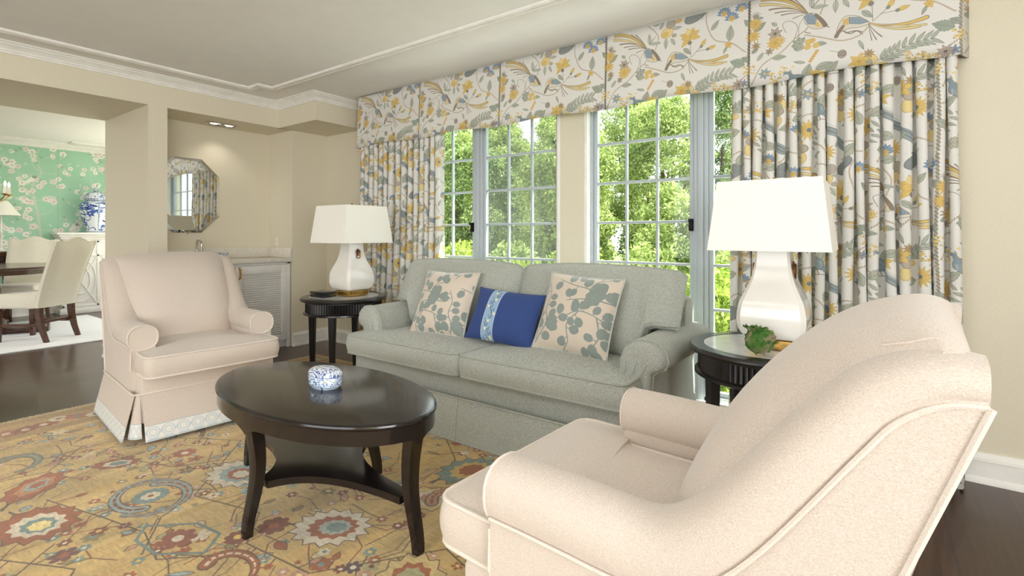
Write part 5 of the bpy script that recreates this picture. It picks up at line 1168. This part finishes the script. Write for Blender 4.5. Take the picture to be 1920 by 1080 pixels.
# ---------------------------------------------------------------- dining room
DZ = .012
dt = thing('dining_table', 'round mahogany pedestal dining table in the far room', 'dining table', (-8.45, 1.22, DZ))
b = MB(); b.lathe([(.0, .775), (.70, .775), (.735, .782), (.75, .792), (.75, .806), (.74, .812), (.0, .812)], n=72); b.build('tabletop', M['mahog'], dt, sharp=30)
b = MB(); b.lathe([(.60, .72), (.60, .775)], n=64); b.build('apron', M['mahog'], dt, sharp=30)
b = MB(); b.lathe([(.16, .10), (.17, .16), (.09, .22), (.075, .34), (.12, .46), (.13, .54), (.08, .62), (.10, .70), (.22, .73)], n=32); b.build('pedestal', M['mahog'], dt)
for k in range(4):
    a = PI / 4 + .35 + k * PI / 2; b = MB(); b.rbox(.08, .56, -.045, .045, .0, .105, .01, 2, Matrix.Rotation(a, 4, 'Z')); b.build('foot', M['mahog'], dt)
def dining_chair(label, x, y, rz):
    """front = local +x"""
    r = thing('dining_chair', label, 'dining chair', (x, y, DZ), rz, 'cream upholstered dining chairs')
    b = MB(); b.rbox(-.23, .27, -.24, .24, .37, .53, .03, 3); b.build('seat', M['cream'], r, sharp=0)
    b = MB(); NU, NZ = 16, 12; F, B = [], []
    for i in range(NU + 1):
        U = 2 * i / NU - 1; top = 1.10 + .055 * math.cos(PI * U * .75) ** 2 - (.02 if abs(U) > .9 else 0)
        for L_, th in ((F, .045), (B, -.045)):
            row = []
            for j in range(NZ + 1):
                v = j / NZ; z = .38 + (top - .38) * v; e = 1 - .6 * max(abs(U) ** 10, (v ** 16))
                row.append((-.235 - .22 * v ** 1.25 + th * e + (.018 * (1 - U * U) * math.sin(PI * v) if th > 0 else 0), U * (.245 + .02 * v), z))
            L_.append(row)
    b.grid(F); b.grid(B)
    for p, q in ((F[0], B[0]), (F[-1], B[-1]), ([t[0] for t in F], [t[0] for t in B]), ([t[-1] for t in F], [t[-1] for t in B])): b.grid([p, q])
    bk = b.build('backrest', M['cream'], r, sharp=60); w_ = MB(); w_.tube(list(B[0]) + [t[-1] for t in B][1:] + list(reversed(B[-1]))[1:], .006, 6); w_.build('welt', M['cream'], bk)
    for sx, sy in ((1, 1), (1, -1), (-1, 1), (-1, -1)):
        b = MB(); R = []
        for t in (0, .35, .7, 1):
            z = .40 * (1 - t); xx = sx * .21 - (.0 if sx > 0 else .015 + .085 * t ** 2); h = .027 - .008 * t
            R.append([(xx - h, sy * .205 - h, z), (xx + h, sy * .205 - h, z), (xx + h, sy * .205 + h, z), (xx - h, sy * .205 + h, z)])
        b.loft(R); b.build('leg', M['mahog'], r, sharp=40)
    b = MB()
    for sy in (-1, 1): b.rbox(-.235, .20, sy * .205 - .010, sy * .205 + .010, .17, .20, .003)
    b.rbox(-.245, -.225, -.2, .2, .20, .23, .003); b.build('stretcher', M['mahog'], r)
    return r
dining_chair('cream dining chair seen from behind, near the opening', -7.72, 1.50, math.atan2(-.60, -.80))
dining_chair('cream dining chair facing us on the far side of the round table', -9.12, 1.62, math.atan2(-.45, .80))
sd = thing('mantel_cabinet', 'tall white carved cabinet against the green wallpaper', 'cabinet', (-9.88, 2.62, 0))
b = MB(); b.rbox(-.2, .16, -.46, .6, .0, .08, .006); b.rbox(-.2, .13, -.43, .57, .08, 1.12, .005); b.build('body', M['cab'], sd)
b = MB(); b.rbox(-.2, .20, -.50, .64, 1.19, 1.225, .006); b.rbox(-.2, .17, -.47, .61, 1.155, 1.19, .006); b.rbox(-.2, .15, -.45, .59, 1.12, 1.155, .006); b.build('shelf_top', M['cab'], sd)
b = MB()
for yy in (-.43, -.02): b.rbox(.128, .14, yy, yy + .03, .1, 1.1, .003)
for z in (.1, .86, 1.07): b.rbox(.128, .14, -.43, .57, z, z + .03, .003)
for cy in (-.22, .25):
    for rr in (.19, .12): b.tube([(.134, cy + rr * math.cos(t), .5 + rr * 1.7 * math.sin(t)) for t in np.linspace(0, 2 * PI, 28, endpoint=False)], .010, 6, True)
    b.tube([(.134, cy - .2, .14), (.134, cy + .2, .84)], .009, 6); b.tube([(.134, cy + .2, .14), (.134, cy - .2, .84)], .009, 6)
    b.tube([(.134, cy + .08 * math.cos(t), .975 + .06 * math.sin(t)) for t in np.linspace(0, 2 * PI, 20, endpoint=False)], .009, 6, True)
b.build('carved_panel', M['cab'], sd)
gj = thing('ginger_jar', 'large blue and white lidded jar on the white cabinet', 'jar', (-9.86, 2.62, 1.226))
b = MB(); b.lathe(smooth([(.115, 0), (.118, .015), (.125, .06), (.165, .18), (.205, .31), (.21, .38), (.19, .44), (.15, .475), (.125, .49), (.12, .51)], 3).tolist(), n=48); b.build('body', M['porcelain'], gj, uv=True)
b = MB(); b.lathe(smooth([(.145, .505), (.15, .53), (.135, .57), (.10, .61), (.05, .635), (.022, .645), (.03, .665), (.022, .69), (.004, .705)], 3).tolist(), n=40); b.build('lid', M['porcelain'], gj, uv=True)
cs = thing('console_table', 'dark wooden console against the green wallpaper', 'console table', (-9.83, 1.05, 0))
b = MB(); b.rbox(-.2, .2, -.62, .62, .93, .96, .006); b.build('tabletop', M['mahog'], cs); b = MB(); b.rbox(-.18, .18, -.60, .60, .80, .93, .004); b.build('drawer_case', M['mahog'], cs)
for yy in (-.5, .5):
    b = MB(); b.tube([(.186, yy + .03 * math.cos(t), .865 + .03 * math.sin(t)) for t in np.linspace(0, 2 * PI, 14, endpoint=False)], .006, 6, True); b.build('ring_pull', M['iron'], cs)
for sx, sy in ((1, 1), (1, -1), (-1, 1), (-1, -1)): b = MB(); b.rbox(sx * .15 - .022, sx * .15 + .022, sy * .57 - .022, sy * .57 + .022, 0, .80, .004); b.build('leg', M['mahog'], cs)
bl = thing('buffet_lamp', 'slender lamp with a white cone shade on the console', 'lamp', (-9.80, 1.56, .961))
b = MB(); b.lathe([(.07, 0), (.07, .015), (.03, .03), (.012, .05), (.010, .25), (.016, .26), (.010, .27), (.009, .52)], n=20); b.build('stem', M['candle'], bl)
b = MB(); b.lathe([(.20, .50), (.07, .70), (.066, .70), (.196, .50)], n=40, cap=False); b.build('lamp_shade', M['shade'], bl, sharp=30)
chd = thing('chandelier', 'candle chandelier hanging over the dining table, one arm in view', 'chandelier', (-8.45, 1.22, 0))
b = MB(); b.tube([(0, 0, CE - .01), (0, 0, 1.55)], .008, 8); b.lathe([(.06, CE - .03), (.05, CE - .001)], n=20); b.lathe([(.01, 1.5), (.05, 1.56), (.06, 1.62), (.02, 1.70), (.03, 1.80), (.01, 1.9)], n=20); b.build('stem', M['brass'], chd)
fm, nt_, b_ = new_mat('candle flame bulb'); b_.inputs['Base Color'].default_value = (1, .9, .7, 1); b_.inputs['Emission Color'].default_value = (1, .80, .50, 1); b_.inputs['Emission Strength'].default_value = 3.; M['flame'] = fm
for k in range(6):
    a = .72 + k * PI / 3; c, s = math.cos(a), math.sin(a); R_ = .20
    b = MB(); b.tube([(.03 * c, .03 * s, 1.62), (.10 * c, .10 * s, 1.585), (.16 * c, .16 * s, 1.61), (R_ * c, R_ * s, 1.66)], .006, 8); b.lathe([(.008, 1.66), (.034, 1.672), (.036, 1.678), (.008, 1.68)], R_ * c, R_ * s, 18); arm = b.build('arm', M['brass'], chd)
    b = MB(); b.lathe([(.016, 1.68), (.016, 1.765)], R_ * c, R_ * s, 14); b.build('candle', M['candle'], arm); b = MB(); b.lathe([(.004, 1.766), (.013, 1.785), (.011, 1.805), (.002, 1.83)], R_ * c, R_ * s, 12); b.build('bulb', M['flame'], arm)
